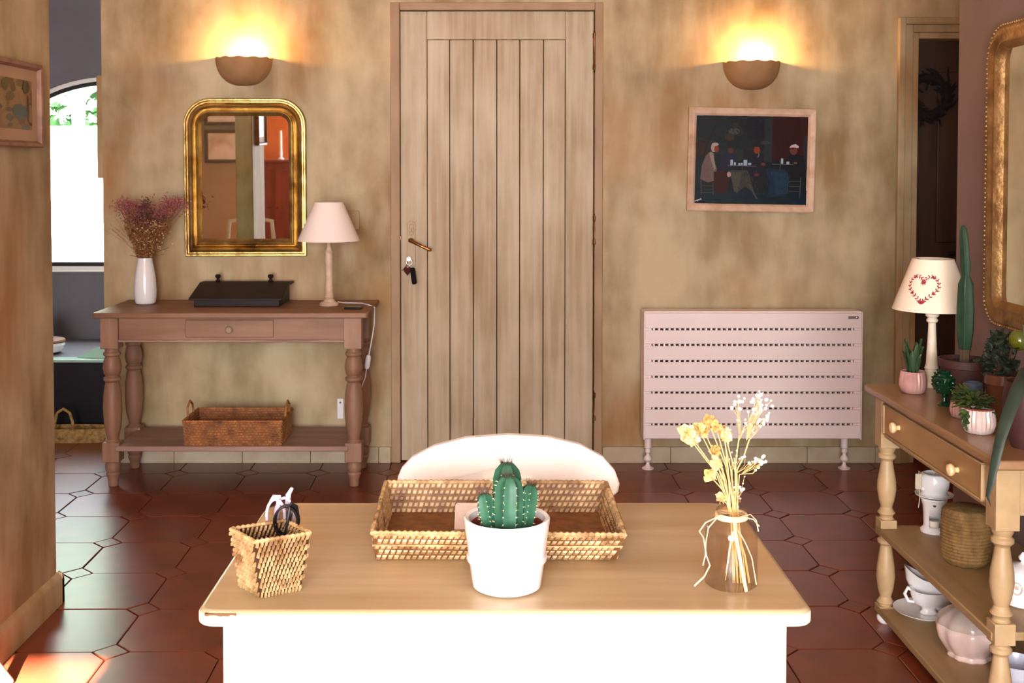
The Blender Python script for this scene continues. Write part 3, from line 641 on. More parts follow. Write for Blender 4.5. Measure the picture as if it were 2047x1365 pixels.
st.build('stems', BROWNF, bq, kind='stuff'); pk.build('pink_plumes', PLUMEP, bq, smooth=0, kind='stuff'); dk.build('dark_plume', PLUMED, bq, smooth=0, kind='stuff')
bf.build('brown_florets', BROWNF, bq, smooth=0, kind='stuff'); pf.build('pale_florets', PALEF, bq, smooth=0, kind='stuff'); gf.build('fine_sprays', GOLDF, bq, smooth=0, kind='stuff')
# writing slope
a = oz(388, 613, KZ); b = oz(560, 612, KZ); ctr = (a + b) / 2 + Vector((0, .11, 0)); bw = (b - a).length / 2
wb = thing('writing_slope', 'dark wooden writing slope with two turned knobs on the console', 'writing box', ctr)
MB().prism([(-.12, 0), (.12, 0), (.12, .075), (.06, .075), (-.12, .03)], -bw, bw, axis='x').build('body', BLACKW, wb, bevel=.002)
MB().prism([(-.140, .028), (-.138, .038), (.055, .088), (.055, .078)], -bw - .018, bw + .014, axis='x').build('lid', BLACKW, wb, bevel=.002)
B(-bw - .018, bw + .02, .045, .125, .076, .086).build('top_ledge', BLACKW, wb, bevel=.002)
for px in (436, 541):
    x = oy(px, 570, ctr.y + .08).x - ctr.x; MB().lathe([(.010, .084), (.012, .090), (.007, .095), (.006, .100), (.012, .106), (.013, .112), (.009, .118), (0, .119)], 14, (x, .08, 0)).build('knob', BLACKW, wb)
# pale lamp with cord
p = oz(656, 612, KZ) + Vector((0, .03, 0))
lp = thing('table_lamp', 'table lamp with plain cream conical shade and turned limewashed stem', 'lamp', p)
MB().lathe([(0, 0), (.040, 0), (.042, .006), (.036, .014), (.026, .018), (.022, .026), (.014, .032)], 28).build('base', LAMPW, lp)
MB().lathe([(.015, .03), (.020, .036), (.018, .05), (.017, .07), (.019, .078), (.016, .086), (.0165, .14), (.0175, .20), (.019, .206), (.016, .213), (.0165, .225), (.020, .23), (.014, .238), (.010, .25), (.008, .30)], 20).build('stem', LAMPW, lp)
zs0, zs1 = oy(655, 481, p.y).z - p.z, oy(655, 404, p.y).z - p.z
MB().lathe([(.132, zs0), (.061, zs1), (.058, zs1), (.129, zs0)], 40, cap=False).add([], []).build('shade', SHADE, lp)
ringf = MB().tube([(.060 * math.cos(a * PI / 12), .060 * math.sin(a * PI / 12), zs1 - .004) for a in range(24)], .002, 6, closed=True)
for k in range(3): ringf.tube([(0, 0, zs1 - .02), (.058 * math.cos(k * 2.094), .058 * math.sin(k * 2.094), zs1 - .006)], .0015, 6)
ringf.tube([(0, 0, .29), (0, 0, zs1 - .018)], .004, 8); ringf.build('shade_ring', STEEL, lp)
pts = [Vector((.035, .02, .012)), oz(690, 605, KZ + .004) - p, oz(722, 606, KZ + .004) - p, Vector((KX1 - .02, p.y - .02, KZ + .004)) - p, Vector((KX1 + .004, p.y - .02, KZ - .006)) - p] + [oy(px, py, p.y + .02) - p for px, py in ((748, 650), (743, 680), (737, 712))]
MB().tube(pts, .0028, 8).build('cord', WHITEP, lp)
pts2 = [oy(px, py, p.y + .02) - p for px, py in ((733, 735), (730, 755), (722, 775), (712, 800), (700, 830))]
MB().tube(pts2, .0022, 8).build('cord', WHITEP, lp)
s0, s1 = oy(737, 710, p.y + .02) - p, oy(733, 737, p.y + .02) - p
MB().tube([s0, s0.lerp(s1, .2), s0.lerp(s1, .8), s1], [.008, .0115, .0115, .008], 10, flat=.6).build('inline_switch', WHITEP, lp)
p = oz(707, 617, KZ); ph_ = thing('small_device', 'small flat black device lying on the corner of the pine console', 'device', p, rz=-.1)
B(-.036, .036, -.022, .022, 0, .008).build('body', BLACKP, ph_, bevel=.003); B(-.031, .031, -.019, .019, .0079, .0086).build('screen', mat('screen_black', (8, 8, 10), .08), ph_)

# ---- woven pieces
def weave(mb, A, Bp, C, D, rows, cols, th, slant=0.35, duty=0.62, tall=0.9, off=True, inside=False):
    """stitches over the quad A-B (bottom), D-C (top); th = relief outwards along its normal"""
    A, Bp, C, D = map(Vector, (A, Bp, C, D)); n = (Bp - A).cross(D - A).normalized() * th
    def at(u, v): return A.lerp(Bp, u).lerp(D.lerp(C, u), v)
    for r in range(rows):
        sh = (r % 2) * .5 if off else 0
        for c_ in range(-1, cols + 1):
            u0 = (c_ + sh) / cols; u1 = u0 + duty / cols; v0 = (r + (1 - tall) / 2) / rows; v1 = v0 + tall / rows; s = slant / cols
            if u0 < -.001 or u1 + s > 1.001: continue
            j = random.uniform(.7, 1.15); um = (u0 + u1) / 2
            pts = [at(u0, v0), at(u1, v0), at(u1 + s, v1), at(u0 + s, v1)]
            top = [at(u0 + .12 / cols + s * .25, v0 + .2 / rows) + n * j, at(u1 - .12 / cols + s * .25, v0 + .2 / rows) + n * j, at(u1 - .12 / cols + s * .75, v1 - .2 / rows) + n * j, at(u0 + .12 / cols + s * .75, v1 - .2 / rows) + n * j]
            mb.add(pts + top, [(4, 5, 6, 7), (0, 1, 5, 4), (1, 2, 6, 5), (2, 3, 7, 6), (3, 0, 4, 7)])
def slab(mb, A, Bp, C, D, th):
    A, Bp, C, D = map(Vector, (A, Bp, C, D)); n = (Bp - A).cross(D - A).normalized() * th
    mb.add([A, Bp, C, D, A - n, Bp - n, C - n, D - n], [(0, 1, 2, 3), (7, 6, 5, 4), (0, 4, 5, 1), (1, 5, 6, 2), (2, 6, 7, 3), (3, 7, 4, 0)])
def basket(t, bot, top, rows, cols, wall, stitch, rimr, th=.003, inner=True, slant=.35, tall=.9, duty=.62, off=True):
    n = len(bot)
    for i in range(n):
        j = (i + 1) % n; A, Bq, C, D = Vector(bot[i]), Vector(bot[j]), Vector(top[j]), Vector(top[i])
        cc = cols[i % len(cols)]
        core = MB(); slab(core, A, Bq, C, D, .003); s = core.build('woven_side', wall, t, smooth=0)
        st_ = MB(); weave(st_, A, Bq, C, D, rows, cc, th, slant, duty, tall, off)
        if inner:
            nn = (Bq - A).cross(D - A).normalized() * .003; weave(st_, Bq - nn, A - nn, D - nn, C - nn, rows, cc, th * .7, slant, duty, tall, off)
        st_.build('stitches', stitch, s, smooth=0, kind='stuff')
    fl = MB(); cen = sum((Vector(b) for b in bot), Vector()) / n; fl.add([Vector(b) for b in bot] + [Vector(b) + Vector((0, 0, .004)) for b in bot], [tuple(range(n - 1, -1, -1)), tuple(range(n, 2 * n))] + [(i, (i + 1) % n, n + (i + 1) % n, n + i) for i in range(n)])
    fl.build('woven_base', wall, t, smooth=0)
    rm = MB()
    for i in range(n):
        a, b = Vector(top[i]), Vector(top[(i + 1) % n]); k = max(4, int((b - a).length / (rimr * 2.0)))
        for q_ in range(k):
            p0, p1 = a.lerp(b, q_ / k), a.lerp(b, (q_ + .92) / k); rm.tube([p0, (p0 + p1) / 2 + Vector((0, 0, rimr * .15)), p1], [rimr * .8, rimr * random.uniform(1.0, 1.15), rimr * .8], 6)
    rm.build('bound_rim', stitch, t, kind='stuff')
# brown wicker tray basket on the console shelf
zsh = .174
a = oz(368, 892, zsh); b = oz(562, 890, zsh); c2 = (a + b) / 2 + Vector((0, .12, 0))
t = thing('wicker_basket', 'brown wicker tray basket with hoop handles on the console shelf', 'basket', c2)
hw = (b - a).length / 2; hd = .12; hh = oy(470, 843, a.y).z - zsh
basket(t, [(-hw, -hd, 0), (hw, -hd, 0), (hw, hd, 0), (-hw, hd, 0)], [(-hw - .005, -hd - .008, hh), (hw + .005, -hd - .008, hh), (hw + .005, hd + .008, hh), (-hw - .005, hd + .008, hh)], 9, (26, 14), RATTD, WICK, .006, .004, slant=.0, tall=.7, duty=.9)
for s in (-1, 1): MB().tube([(s * (hw + .004), -.045, hh - .005), (s * (hw + .008), -.04, hh + .04), (s * (hw + .008), 0, hh + .062), (s * (hw + .008), .04, hh + .04), (s * (hw + .004), .045, hh - .005)], .0045, 8).build('handle', WICK, t)

# ================================================================== BATHROOM BEYOND
def loft(rings, cap0=True, cap1=True):
    m = MB(); n = len(rings[0])
    for r in rings: m.v += [tuple(p) for p in r]
    for j in range(len(rings) - 1): m.f += [(j * n + i, j * n + (i + 1) % n, (j + 1) * n + (i + 1) % n, (j + 1) * n + i) for i in range(n)]
    if cap0: m.f.append(tuple(range(n - 1, -1, -1)))
    if cap1: m.f.append(tuple((len(rings) - 1) * n + i for i in range(n)))
    return m
ZT = oy(150, 718, 5.60).z
tb = thing('bathtub', 'built-in bath with black front panel and pale green rim below the arched window', 'bathtub', (-2.2, 5.60, 0))
B(-1.2, .88, 0.0, .03, 0, ZT - .016).build('front_panel', TUBB, tb, bevel=.002)
B(-1.2, .88, -.012, .07, ZT - .016, ZT).build('green_rim', TUBG, tb, bevel=.006)
B(-1.2, .88, .07, .69, 0, ZT - .004).build('surround', GREYW, tb, smooth=0)
xe = oy(208, 700, 5.66).x + 2.2
m = MB(); n = 24
for yy in (.0, .05, .20, .30):
    for i in range(n + 1):
        u = i / n; m.v.append((xe - .145 + .30 * u, .05 + yy, ZT - .006 + .062 * math.sin(PI * u) ** 1.2 * (1 - yy * 1.6)))
m.f += [(j * (n + 1) + i, j * (n + 1) + i + 1, (j + 1) * (n + 1) + i + 1, (j + 1) * (n + 1) + i) for j in range(3) for i in range(n)]
m.f.append(tuple(range(n, -1, -1))); m.build('raised_end', TUBG, tb)
# straw basket in front of the tub
p = Vector((oz(155, 876, 0).x, 5.50, 0)); t = thing('straw_basket', 'shallow straw basket with a hoop handle in front of the bathtub', 'basket', p)
MB().lathe([(0, 0), (.20, 0), (.215, .02), (.222, .05), (.220, .066), (.212, .068), (.208, .03), (0, .014)], 44, sy=.28).build('body', STRAW, t)
hx0 = oy(128, 840, 5.46).x - p.x
MB().tube([(hx0 - .046, -.045, .05), (hx0 - .043, -.045, .10), (hx0 - .03, -.045, .145), (hx0, -.045, .165), (hx0 + .03, -.045, .145), (hx0 + .043, -.045, .10), (hx0 + .046, -.045, .05)], .0075, 8).build('handle', STRAW, t)
# bowl and jar on the ledge behind the tub
cb = Vector((oy(86, 700, 5.80).x, 5.80, ZT - .004))
t = thing('lidded_bowl', 'round white bowl with a wooden lid on the bath surround', 'bowl', cb)
MB().lathe([(0, 0), (.06, 0), (.095, .014), (.108, .045), (.102, .06), (.097, .06), (.095, .02), (0, .012)], 28).build('body', PORC, t)
MB().lathe([(0, .058), (.106, .058), (.110, .065), (.106, .072), (0, .074)], 28).build('lid', mat('lid_wood', (130, 80, 48), .5), t)
t = thing('wire_jar', 'dark jar with wire handle standing on the wooden bowl lid', 'jar', cb + Vector((-.012, 0, .074)))
MB().lathe([(0, 0), (.06, 0), (.065, .02), (.06, .08), (.052, .10), (.048, .095), (.055, .02), (0, .01)], 24).build('body', mat('dark_jar', (58, 52, 50), .35), t)
MB().tube([(.04 * math.cos(a), 0, .095 + .075 * math.sin(a)) for a in [PI * i / 14 for i in range(15)]], .0016, 6).build('wire_handle', IRON, t)

# ================================================================== WRITING DESK
TX0, TX1, TY0, TY1, TZ = -0.376, 0.407, 1.428, 1.903, 0.76
tc_ = Vector(((TX0 + TX1) / 2, (TY0 + TY1) / 2, 0)); hx, hy = (TX1 - TX0) / 2, (TY1 - TY0) / 2
t = thing('writing_desk', 'cream painted desk with a worn tan top and rounded corners', 'desk', tc_)
MB().prism(rr(2 * hx, 2 * hy, (.024, .024, .05, .05), 0, 8), TZ - .021, TZ, axis='z').build('desktop', TABT, t, bevel=.007, bseg=4)
# painted front lip of the top: the paint ends at the upper arris
MB().prism(rr(2 * hx + .0012, 2 * hy + .0012, (.024, .024, .05, .05), 0, 8), TZ - .0205, TZ - .0035, axis='z').build('painted_edge', TABW, t, bevel=.004, bseg=3)
lx = .362
for x in (-lx, lx):
    for y in (-hy + .045, hy - .06):
        s = 1 if x < 0 else -1
        MB().add([], []).box(min(x, x + s * .046), max(x, x + s * .046), y - .023, y + .023, 0, TZ - .02).build('leg', TABW, t, bevel=.002)
B(-lx + .046, lx - .046, -hy + .025, -hy + .043, TZ - .14, TZ - .02).build('apron', TABW, t, bevel=.001)
B(-lx + .046, lx - .046, hy - .06, hy - .042, TZ - .14, TZ - .02).build('apron', TABW, t, bevel=.001)
for x in (-lx + .012, lx - .03): B(x, x + .018, -hy + .06, hy - .08, TZ - .14, TZ - .02).build('apron', TABW, t, bevel=.001)
# chipped paint on the lip
m = MB()
for x0, x1 in ((-hx + .012, -hx + .052),):
    n = 12; m.prism([(x0 + (x1 - x0) * i / n, .0) for i in range(n + 1)] + [(x1 - (x1 - x0) * i / n, -.0012 - random.random() * .003) for i in range(n + 1)], -hy - .0008, -hy + .004)
m.xf(Matrix.Translation((0, 0, TZ - .003))).build('paint_chip', mat('bare_wood_chip', (120, 84, 44), .7), t, smooth=0)

# ---- chair behind the desk
def chair(name, label, loc, rz, mt, crest_pts=None, y=0, flare=.06):
    t = thing(name, label, 'chair', loc, rz)
    MB().prism(rr(.40, .38, (.05, .05, .03, .03), 0, 6), .43, .455, axis='z').build('seat', mt, t, bevel=.006)
    for x in (-1, 1):
        for yy in (-1, 1):
            a = Vector((x * .165, yy * .155, .435)); b = Vector((x * (.165 + flare), yy * (.155 + flare), 0))
            pts = [a.lerp(b, k / 8) - Vector((x, yy, 0)) * (.03 * math.sin(PI * k / 8)) for k in range(9)]
            MB().tube(pts, [.022, .021, .020, .019, .018, .017, .016, .016, .017], 10).build('leg', mt, t)
    MB().box(-.15, .15, -.165, -.147, .385, .43).box(-.15, .15, .147, .165, .385, .43).box(-.165, -.147, -.15, .15, .385, .43).box(.147, .165, -.15, .15, .385, .43).build('seat_rail', mt, t, bevel=.002)
    return t
CHY = 2.095; cc = oy(1015, 900, CHY)
t = chair('painted_chair', 'white painted chair with kidney-shaped crest behind the desk', (cc.x, CHY - .19, 0), 0, CHW)
out = [(795, 962), (797, 948), (804, 931), (825, 909), (868, 888), (930, 873), (1015, 867), (1095, 871), (1158, 885), (1203, 908), (1227, 935), (1236, 960), (1233, 977), (1221, 987), (1206, 988), (1185, 978), (1150, 970), (1132, 961), (1112, 957), (1092, 961), (1078, 968), (1015, 973), (950, 968), (935, 961), (915, 957), (896, 961), (880, 969), (846, 978), (822, 988), (806, 986), (797, 976)]
m = MB(); n = len(out)
for dy in (-.011, .011):
    for px, py in out:
        q = oy(px, py, CHY); x = q.x - cc.x; m.v.append((x, .19 + dy - .35 * x * x, q.z))
ctr0 = len(m.v)
m.f += [tuple(range(n)), tuple(range(2 * n - 1, n - 1, -1))] + [(i, n + i, n + (i + 1) % n, (i + 1) % n) for i in range(n)]
m.build('crest_rail', CHW, t, smooth=50, bevel=.004)
zc_ = oy(1015, 970, CHY).z
for x in (-.15, .15): MB().tube([(x, .165, .45), (x * 1.03, .178, .6), (x * 1.08, .184, zc_ + .012)], .013, 10).build('back_post', CHW, t)
MB().prism([(-.035, .45), (.035, .45), (.05, .56), (.03, .63), (.045, zc_ + .02), (-.045, zc_ + .02), (-.03, .63), (-.05, .56)], .170, .182).build('splat', CHW, t, bevel=.002)
# second chair, only its leg shows past the wall end
t = chair('cream_chair', 'cream painted chair with curved splayed legs in the sunlight by the wall end', (-1.492, 2.648, 0), 0, CREAMP, flare=.085)
MB().tube([(-.15, -.16, .45), (-.155, -.19, .7), (-.14, -.20, .85), (0, -.205, .88), (.14, -.20, .85), (.155, -.19, .7), (.15, -.16, .45)], .014, 10).build('back_hoop', CREAMP, t)
for x in (-.06, .06): MB().tube([(x, -.165, .45), (x, -.20, .87)], .008, 8).build('spindle', CREAMP, t)

# ---- rattan tray on the desk
A = oz(750, 1118, TZ); Bq = oz(1232, 1119, TZ); zr_ = TZ + .048
A2, B2 = oz(744, 1066, zr_), oz(1249, 1070, zr_); C2, D2 = oz(1211, 965, zr_), oz(772, 964, zr_)
o_ = Vector(((A.x + Bq.x) / 2, (A.y + D2.y) / 2, TZ))
t = thing('rattan_tray', 'rectangular woven rattan letter tray on the desk', 'tray', o_)
yb = D2.y - .012
bot = [A - o_, Bq - o_, Vector((Bq.x - .003, yb, TZ)) - o_, Vector((A.x + .003, yb, TZ)) - o_]
top = [A2 - o_, B2 - o_, C2 - o_, D2 - o_]
basket(t, bot, top, 5, (40, 20), RATTD, RATT, .0042, .0024, slant=.3, tall=.82, duty=.8)
m = MB()
for k, (i, j) in enumerate(((0, 1), (1, 2), (2, 3), (3, 0))): m.tube([bot[i].lerp(top[i], .55) * 1.006, bot[j].lerp(top[j], .55) * 1.004], .0016, 6)
m.build('binding', RATT, t)
# note card in the tray
c0 = oz(936, 1062, TZ + .006); t = thing('note_card', 'pale note card leaning inside the rattan tray', 'card', (c0.x, c0.y, TZ + .006))
MB().prism(rr(.085, .060, (.002, .002, .006, .006), 0, 3), -.005, 0).xf(Matrix.Rotation(math.radians(-66), 4, 'X') @ Matrix.Translation((.021, 0, .030))).build('card_sheet', CARD, t, bevel=.001)

# ---- potted cactus
pc = oz(1014, 1200, TZ) + Vector((0, .047, 0))
t = thing('potted_cactus', 'four-stemmed green cactus in a white ceramic pot on the desk', 'potted cactus', pc)
HP = .094
pot = MB().lathe([(0, 0), (.040, 0), (.0455, .004), (.048, .02), (.0505, .038), (.0535, .039), (.054, .0435), (.0515, .045), (.0545, .07), (.0575, HP - .004), (.0575, HP), (.0555, HP + .002), (.051, HP), (.050, HP - .008), (.047, .05), (0, .04)], 48).build('pot', WHITEG, t)
MB().lathe([(.046, .05), (.0495, HP - .009), (.0475, HP - .007), (.0455, HP - .012), (.044, .06)], 40, cap=False).build('inner_pot', TPOT, pot)
MB().lathe([(0, HP - .017), (.046, HP - .018), (.046, HP - .03), (0, HP - .03)], 30).build('soil', SOIL, pot)
def cactus_stem(t, base, tip, r, ribs, spm, areoles=True, top_sp=True, matl=None, nm='stem'):
    base, tip = Vector(base), Vector(tip); L = (tip - base).length; d = (tip - base).normalized(); q_ = d.to_track_quat('Z', 'Y').to_matrix().to_4x4(); Mx = Matrix.Translation(base) @ q_
    prof = [(r * .72, 0), (r * .9, L * .12), (r, L * .35), (r * 1.02, L * .6), (r * .98, L * .78), (r * .84, L * .9), (r * .55, L * .975), (r * .2, L * 1.0), (0, L * .995)]
    m = MB(); seg = ribs * 6; k0 = 0
    for rr_, z in prof:
        for i in range(seg):
            a = 2 * PI * i / seg; f = abs(math.sin(ribs * a / 2)) ; ra = rr_ * (1.0 - .20 * f ** .9 * 1.0)
            m.v.append((ra * math.cos(a), ra * math.sin(a), z))
    for j in range(len(prof) - 1):
        for i in range(seg): m.f.append((j * seg + i, j * seg + (i + 1) % seg, (j + 1) * seg + (i + 1) % seg, (j + 1) * seg + i))
    o = m.xf(Mx).build(nm, matl or CACT, t, smooth=60)
    s = MB(); ts = MB()
    for k in range(ribs):
        a = 2 * PI * k / ribs
        for j in range(7):
            z = L * (.14 + .12 * j); rad = r * (1.0 if z < L * .8 else .92)
            pz = Vector((rad * math.cos(a), rad * math.sin(a), z)); s.blob(pz, .0009)
            for e in range(3):
                dd = Vector((math.cos(a) + random.gauss(0, .5), math.sin(a) + random.gauss(0, .5), random.gauss(.2, .5))).normalized(); s.tube([pz, pz + dd * .0035], [.0002, .0001], 3)
    for e in range(26):
        a = random.uniform(0, 2 * PI); pz = Vector((r * .4 * math.cos(a), r * .4 * math.sin(a), L * .985)); ts.tube([pz, pz + Vector((math.cos(a) * .5 + random.gauss(0, .3), math.sin(a) * .5 + random.gauss(0, .3), 1)).normalized() * random.uniform(.005, .010)], [.0004, .0001], 3)
    if areoles: s.xf(Mx).build('areoles', spm, o, smooth=0, kind='stuff')
    if top_sp: ts.xf(Mx).build('top_spines', SPINED, o, smooth=0, kind='stuff')
    return o
def dl(px, py, dy): return oy(px, py, pc.y + dy) - pc
zs_ = HP - .02
def bs(px, dy): q_ = oy(px, 1060, pc.y + dy) - pc; return Vector((q_.x, dy, zs_))
cactus_stem(t, bs(1015, -.016), dl(1018, 951, -.018), .0195, 7, SPINE)
cactus_stem(t, bs(1013, .018), dl(1014, 925, .018), .0200, 7, SPINE)
cactus_stem(t, bs(983, -.008), dl(967, 986, -.010), .0125, 6, SPINE)
cactus_stem(t, bs(1045, -.004), dl(1062, 968, -.004), .0130, 6, SPINE)

# ---- pen basket with two pairs of glasses
bl, bf_, br = oz(480, 1170, TZ), oz(520.6, 1195, TZ), oz(601, 1178, TZ); bb = bl + br - bf_
zt_ = TZ + .084; tl, tf, tr = oz(461, 1058, zt_), oz(509, 1084, zt_), oz(620, 1066, zt_); tbk = tl + tr - tf
o_ = (bl + br) / 2
t = thing('pen_basket', 'small square woven rattan basket holding glasses on the desk', 'basket', o_)
bot = [p_ - o_ for p_ in (bf_, br, bb, bl)]; top = [p_ - o_ for p_ in (tf, tr, tbk, tl)]
basket(t, bot, top, 11, (12, 9), mat('rattan_core', (66, 40, 20), .6), RATT, .0032, .0042, slant=.40, tall=.98, duty=.46)
def glasses(name, label, px, py, dy, w_, h_, mt, rz, lean, rim, dxs):
    c = oy(px, py, o_.y + dy)
    t = thing(name, label, 'glasses', c, rz)
    def oval(cx, yy): return [Vector((cx + w_ * math.cos(a), yy + lean * h_ * math.sin(a) * .15, h_ * math.sin(a))) for a in [2 * PI * i / 28 for i in range(28)]]
    for k, (cx, yy) in enumerate(((0, 0), (dxs, .008))):
        o = MB().tube(oval(cx, yy), rim, 8, closed=True).build('rim', mt, t)
        n = 28; mm = MB(); ov = oval(cx, yy); mm.v = [tuple(p_ + Vector((0, s_ * .0006, 0))) for s_ in (-1, 1) for p_ in ov]
        mm.f = [tuple(range(n)), tuple(range(2 * n - 1, n - 1, -1))] + [(i, n + i, n + (i + 1) % n, (i + 1) % n) for i in range(n)]; mm.build('lens', LENS, o, smooth=0)
    return t, c
t, c = glasses('black_glasses', 'folded black framed glasses standing in the pen basket', 571, 1043, .004, .0155, .0200, BLACKP, .15, .2, .0016, .002)
MB().prism([(-.004, -.055), (.002, -.055), (.009, .020), (.005, .026), (.002, .020)], .009, .012).xf(Matrix.Rotation(math.radians(6), 4, 'Y')).build('temple', BLACKP, t, bevel=.001)
MB().tube([(.006, .006, .021), (.013, .008, .016), (.016, .012, .008)], [.004, .0045, .002], 8).build('hinge_piece', BLACKP, t)
MB().prism([(-.006, -.055), (-.002, -.055), (.006, .019), (.003, .024)], -.006, -.003).xf(Matrix.Rotation(math.radians(4), 4, 'Y')).build('temple', BLACKP, t, bevel=.001)
t, c = glasses('lilac_glasses', 'folded pale lilac framed glasses standing in the pen basket', 551, 1030, .022, .0125, .0215, LILAC, -.1, .2, .0020, .010)
MB().prism([(.004, -.05), (.010, -.05), (.018, .026), (.022, .034), (.018, .036), (.011, .026)], .010, .014).build('temple', LILAC, t, bevel=.001)
MB().tube([(-.007, .0, .019), (-.002, .0, .0245), (.006, .004, .0245)], [.002, .004, .0025], 8).build('hinge_piece', LILAC, t)
MB().prism([(-.006, -.05), (.0, -.05), (.006, .020), (.0, .024)], .004, .007).build('temple', LILAC, t, bevel=.001)

# ---- glass jar with dried flowers and raffia
pj = oz(1472, 1187, TZ) + Vector((0, .035, 0))
t = thing('glass_jar', 'clear glass jar tied with raffia holding dried flowers on the desk', 'glass jar', pj)
MB().lathe([(0, 0), (.031, 0), (.0345, .003), (.035, .012), (.0345, .07), (.0335, .078), (.028, .086), (.020, .090), (.0185, .094), (.0185, .099), (.0205, .101), (.019, .103), (.0168, .101)], 40).build('jar', GLASS, t)
def jl(px, py, dy=0): return oy(px, py, pj.y + dy) - pj
rf = MB()
rf.tube([(.0198 * math.cos(a), .0198 * math.sin(a), .0945 + .001 * math.sin(3 * a)) for a in [2 * PI * i / 24 for i in range(24)]], .0022, 8, closed=True)
rf.tube([(.0205 * math.cos(a), .0205 * math.sin(a), .0915) for a in [2 * PI * i / 24 for i in range(24)]], .0018, 8, closed=True)
rf.blob((0, -.0215, .093), .0036, (1.6, .7, 1.0))
def strand(pts, r=.0012): rf.tube([jl(px, py, dy) for px, py, dy in pts], r, 6, flat=.6)
strand([(1468, 1036, -.022), (1440, 1030, -.028), (1410, 1045, -.032), (1398, 1062, -.034), (1406, 1074, -.036), (1412, 1110, -.037), (1419, 1130, -.037), (1408, 1152, -.037), (1388, 1171, -.037)], .0014)
strand([(1468, 1036, -.022), (1436, 1032, -.03), (1416, 1055, -.034), (1411, 1085, -.036), (1410, 1110, -.037), (1405, 1130, -.037)])
strand([(1468, 1036, -.022), (1490, 1034, -.024), (1506, 1038, -.028), (1518, 1052, -.030)])
strand([(1468, 1036, -.022), (1500, 1028, -.010), (1512, 1040, -.012), (1516, 1062, -.02)])
strand([(1468, 1036, -.0225), (1470, 1064, -.0385), (1478, 1110, -.0385), (1492, 1182, -.0385)], .0022)
strand([(1476, 1060, -.036), (1490, 1085, -.0385), (1503, 1115, -.0385), (1512, 1168, -.0385)], .0013)
strand([(1466, 1062, -.036), (1458, 1100, -.0385), (1452, 1145, -.0385)], .0009)
rf.build('raffia_bow', RAFF, t)
fb = thing('dried_flowers', 'bunch of dried cream poppies and white gypsophila in the glass jar', 'dried flowers', pj)
sm = MB(); pt = MB(); gy = MB()
def jstem(pts, r=.0009): sm.tube([jl(px, py, dy) for px, py, dy in pts], r, 6)
def crumple(mb, c, r, n=9, s=(1, 1, 1)):
    for i in range(n + 8):
        d_ = Vector((random.gauss(0, 1) * s[0], random.gauss(0, 1), random.gauss(.2, 1) * s[2])).normalized()
        mb.leaf(c - d_ * r * .25, d_, Vector((random.gauss(0, 1), random.gauss(0, 1), random.gauss(0, 1))), r * random.uniform(1.0, 1.5), r * random.uniform(.9, 1.4), r * .10, r * random.uniform(.2, .7))
    mb.blob(c, r * .55, s, jit=.3)
PETG = mat('dried_gold_petal', (206, 156, 84), 0.75, (232, 196, 128), None, scale=50); pg2 = MB()
heads = [(1372, 868, .0115, -.012), (1384, 876, .010, -.008), (1396, 856, .009, .004), (1416, 842, .009, .01), (1431, 852, .008, .0), (1448, 868, .010, -.012), (1432, 900, .008, .008), (1432, 925, .009, -.01), (1419, 950, .0085, -.012), (1440, 995, .0075, -.014), (1408, 862, .008, .012), (1443, 857, .006, .01)]
for hx_, hy_, r, dy in heads:
    crumple(pg2 if dy > -.005 else pt, jl(hx_, hy_, dy), r * 1.05, 10)
    bx = 1466 + random.uniform(-6, 6); jstem([(hx_, hy_, dy), ((hx_ + bx) / 2 + (bx - hx_) * .12, (hy_ + 1035) / 2 - 8, dy * .6), (bx, 1035, dy * .3), (bx + (bx - hx_) * .25, 1110, 0), (bx + (bx - hx_) * .35, 1165, .004)], .0008)
crumple(pt, jl(1376, 870, -.014), .011, 8); crumple(pt, jl(1451, 874, -.016), .009, 6, (.8, 1, 1.3))
nodes = [(1475, 930), (1480, 865), (1498, 880), (1488, 900)]
def spray(cx, cy, sx, sy, n, hub, rmin=.0016, rmax=.0030):
    for i in range(n):
        x, y, dy = random.gauss(cx, sx), random.gauss(cy, sy), random.gauss(0, .02); q_ = jl(x, y, dy); gy.blob(q_, random.uniform(rmin, rmax), jit=.12)
        if i % 2 == 0: sm.tube([q_, jl((x + hub[0]) / 2 + random.gauss(0, 4), (y + hub[1]) / 2, dy * .6), jl(hub[0], hub[1], 0)], .00028, 4)
spray(1520, 805, 14, 12, 34, (1492, 880)); spray(1524, 838, 10, 10, 14, (1498, 880)); spray(1482, 803, 12, 8, 10, (1478, 870)); spray(1490, 845, 14, 10, 12, (1478, 880), .001, .0022)
spray(1516, 920, 12, 5, 18, (1482, 948)); spray(1480, 918, 14, 10, 14, (1474, 945), .001, .0024); spray(1474, 975, 8, 26, 14, (1470, 1010), .0008, .0018); spray(1484, 978, 4, 3, 4, (1474, 1000))
jstem([(1478, 870, 0), (1470, 930, .002), (1476, 1035, .002), (1490, 1150, .008)]); jstem([(1498, 878, .004), (1486, 915, .002), (1470, 945, 0), (1470, 1035, 0), (1466, 1160, .006)], .0010); jstem([(1520, 928, .002), (1505, 946, 0), (1478, 948, 0), (1472, 1035, 0)], .0007); jstem([(1450, 870, -.008), (1462, 915, -.006), (1470, 945, 0)], .0008)
for i in range(9):
    x = random.uniform(1458, 1480); jstem([(x - random.uniform(0, 26), random.uniform(900, 960), random.gauss(0, .008)), (x, 1035, random.gauss(0, .006)), (x + random.uniform(-22, 26), random.uniform(1120, 1165), random.gauss(.002, .010))], .0006)
sm.build('stems', STEMY, fb, kind='stuff'); pt.build('poppy_heads', PETAL, fb, smooth=30, kind='stuff'); pg2.build('golden_heads', PETG, fb, smooth=30, kind='stuff'); gy.build('gypsophila_florets', GYPS, fb, smooth=40, kind='stuff')

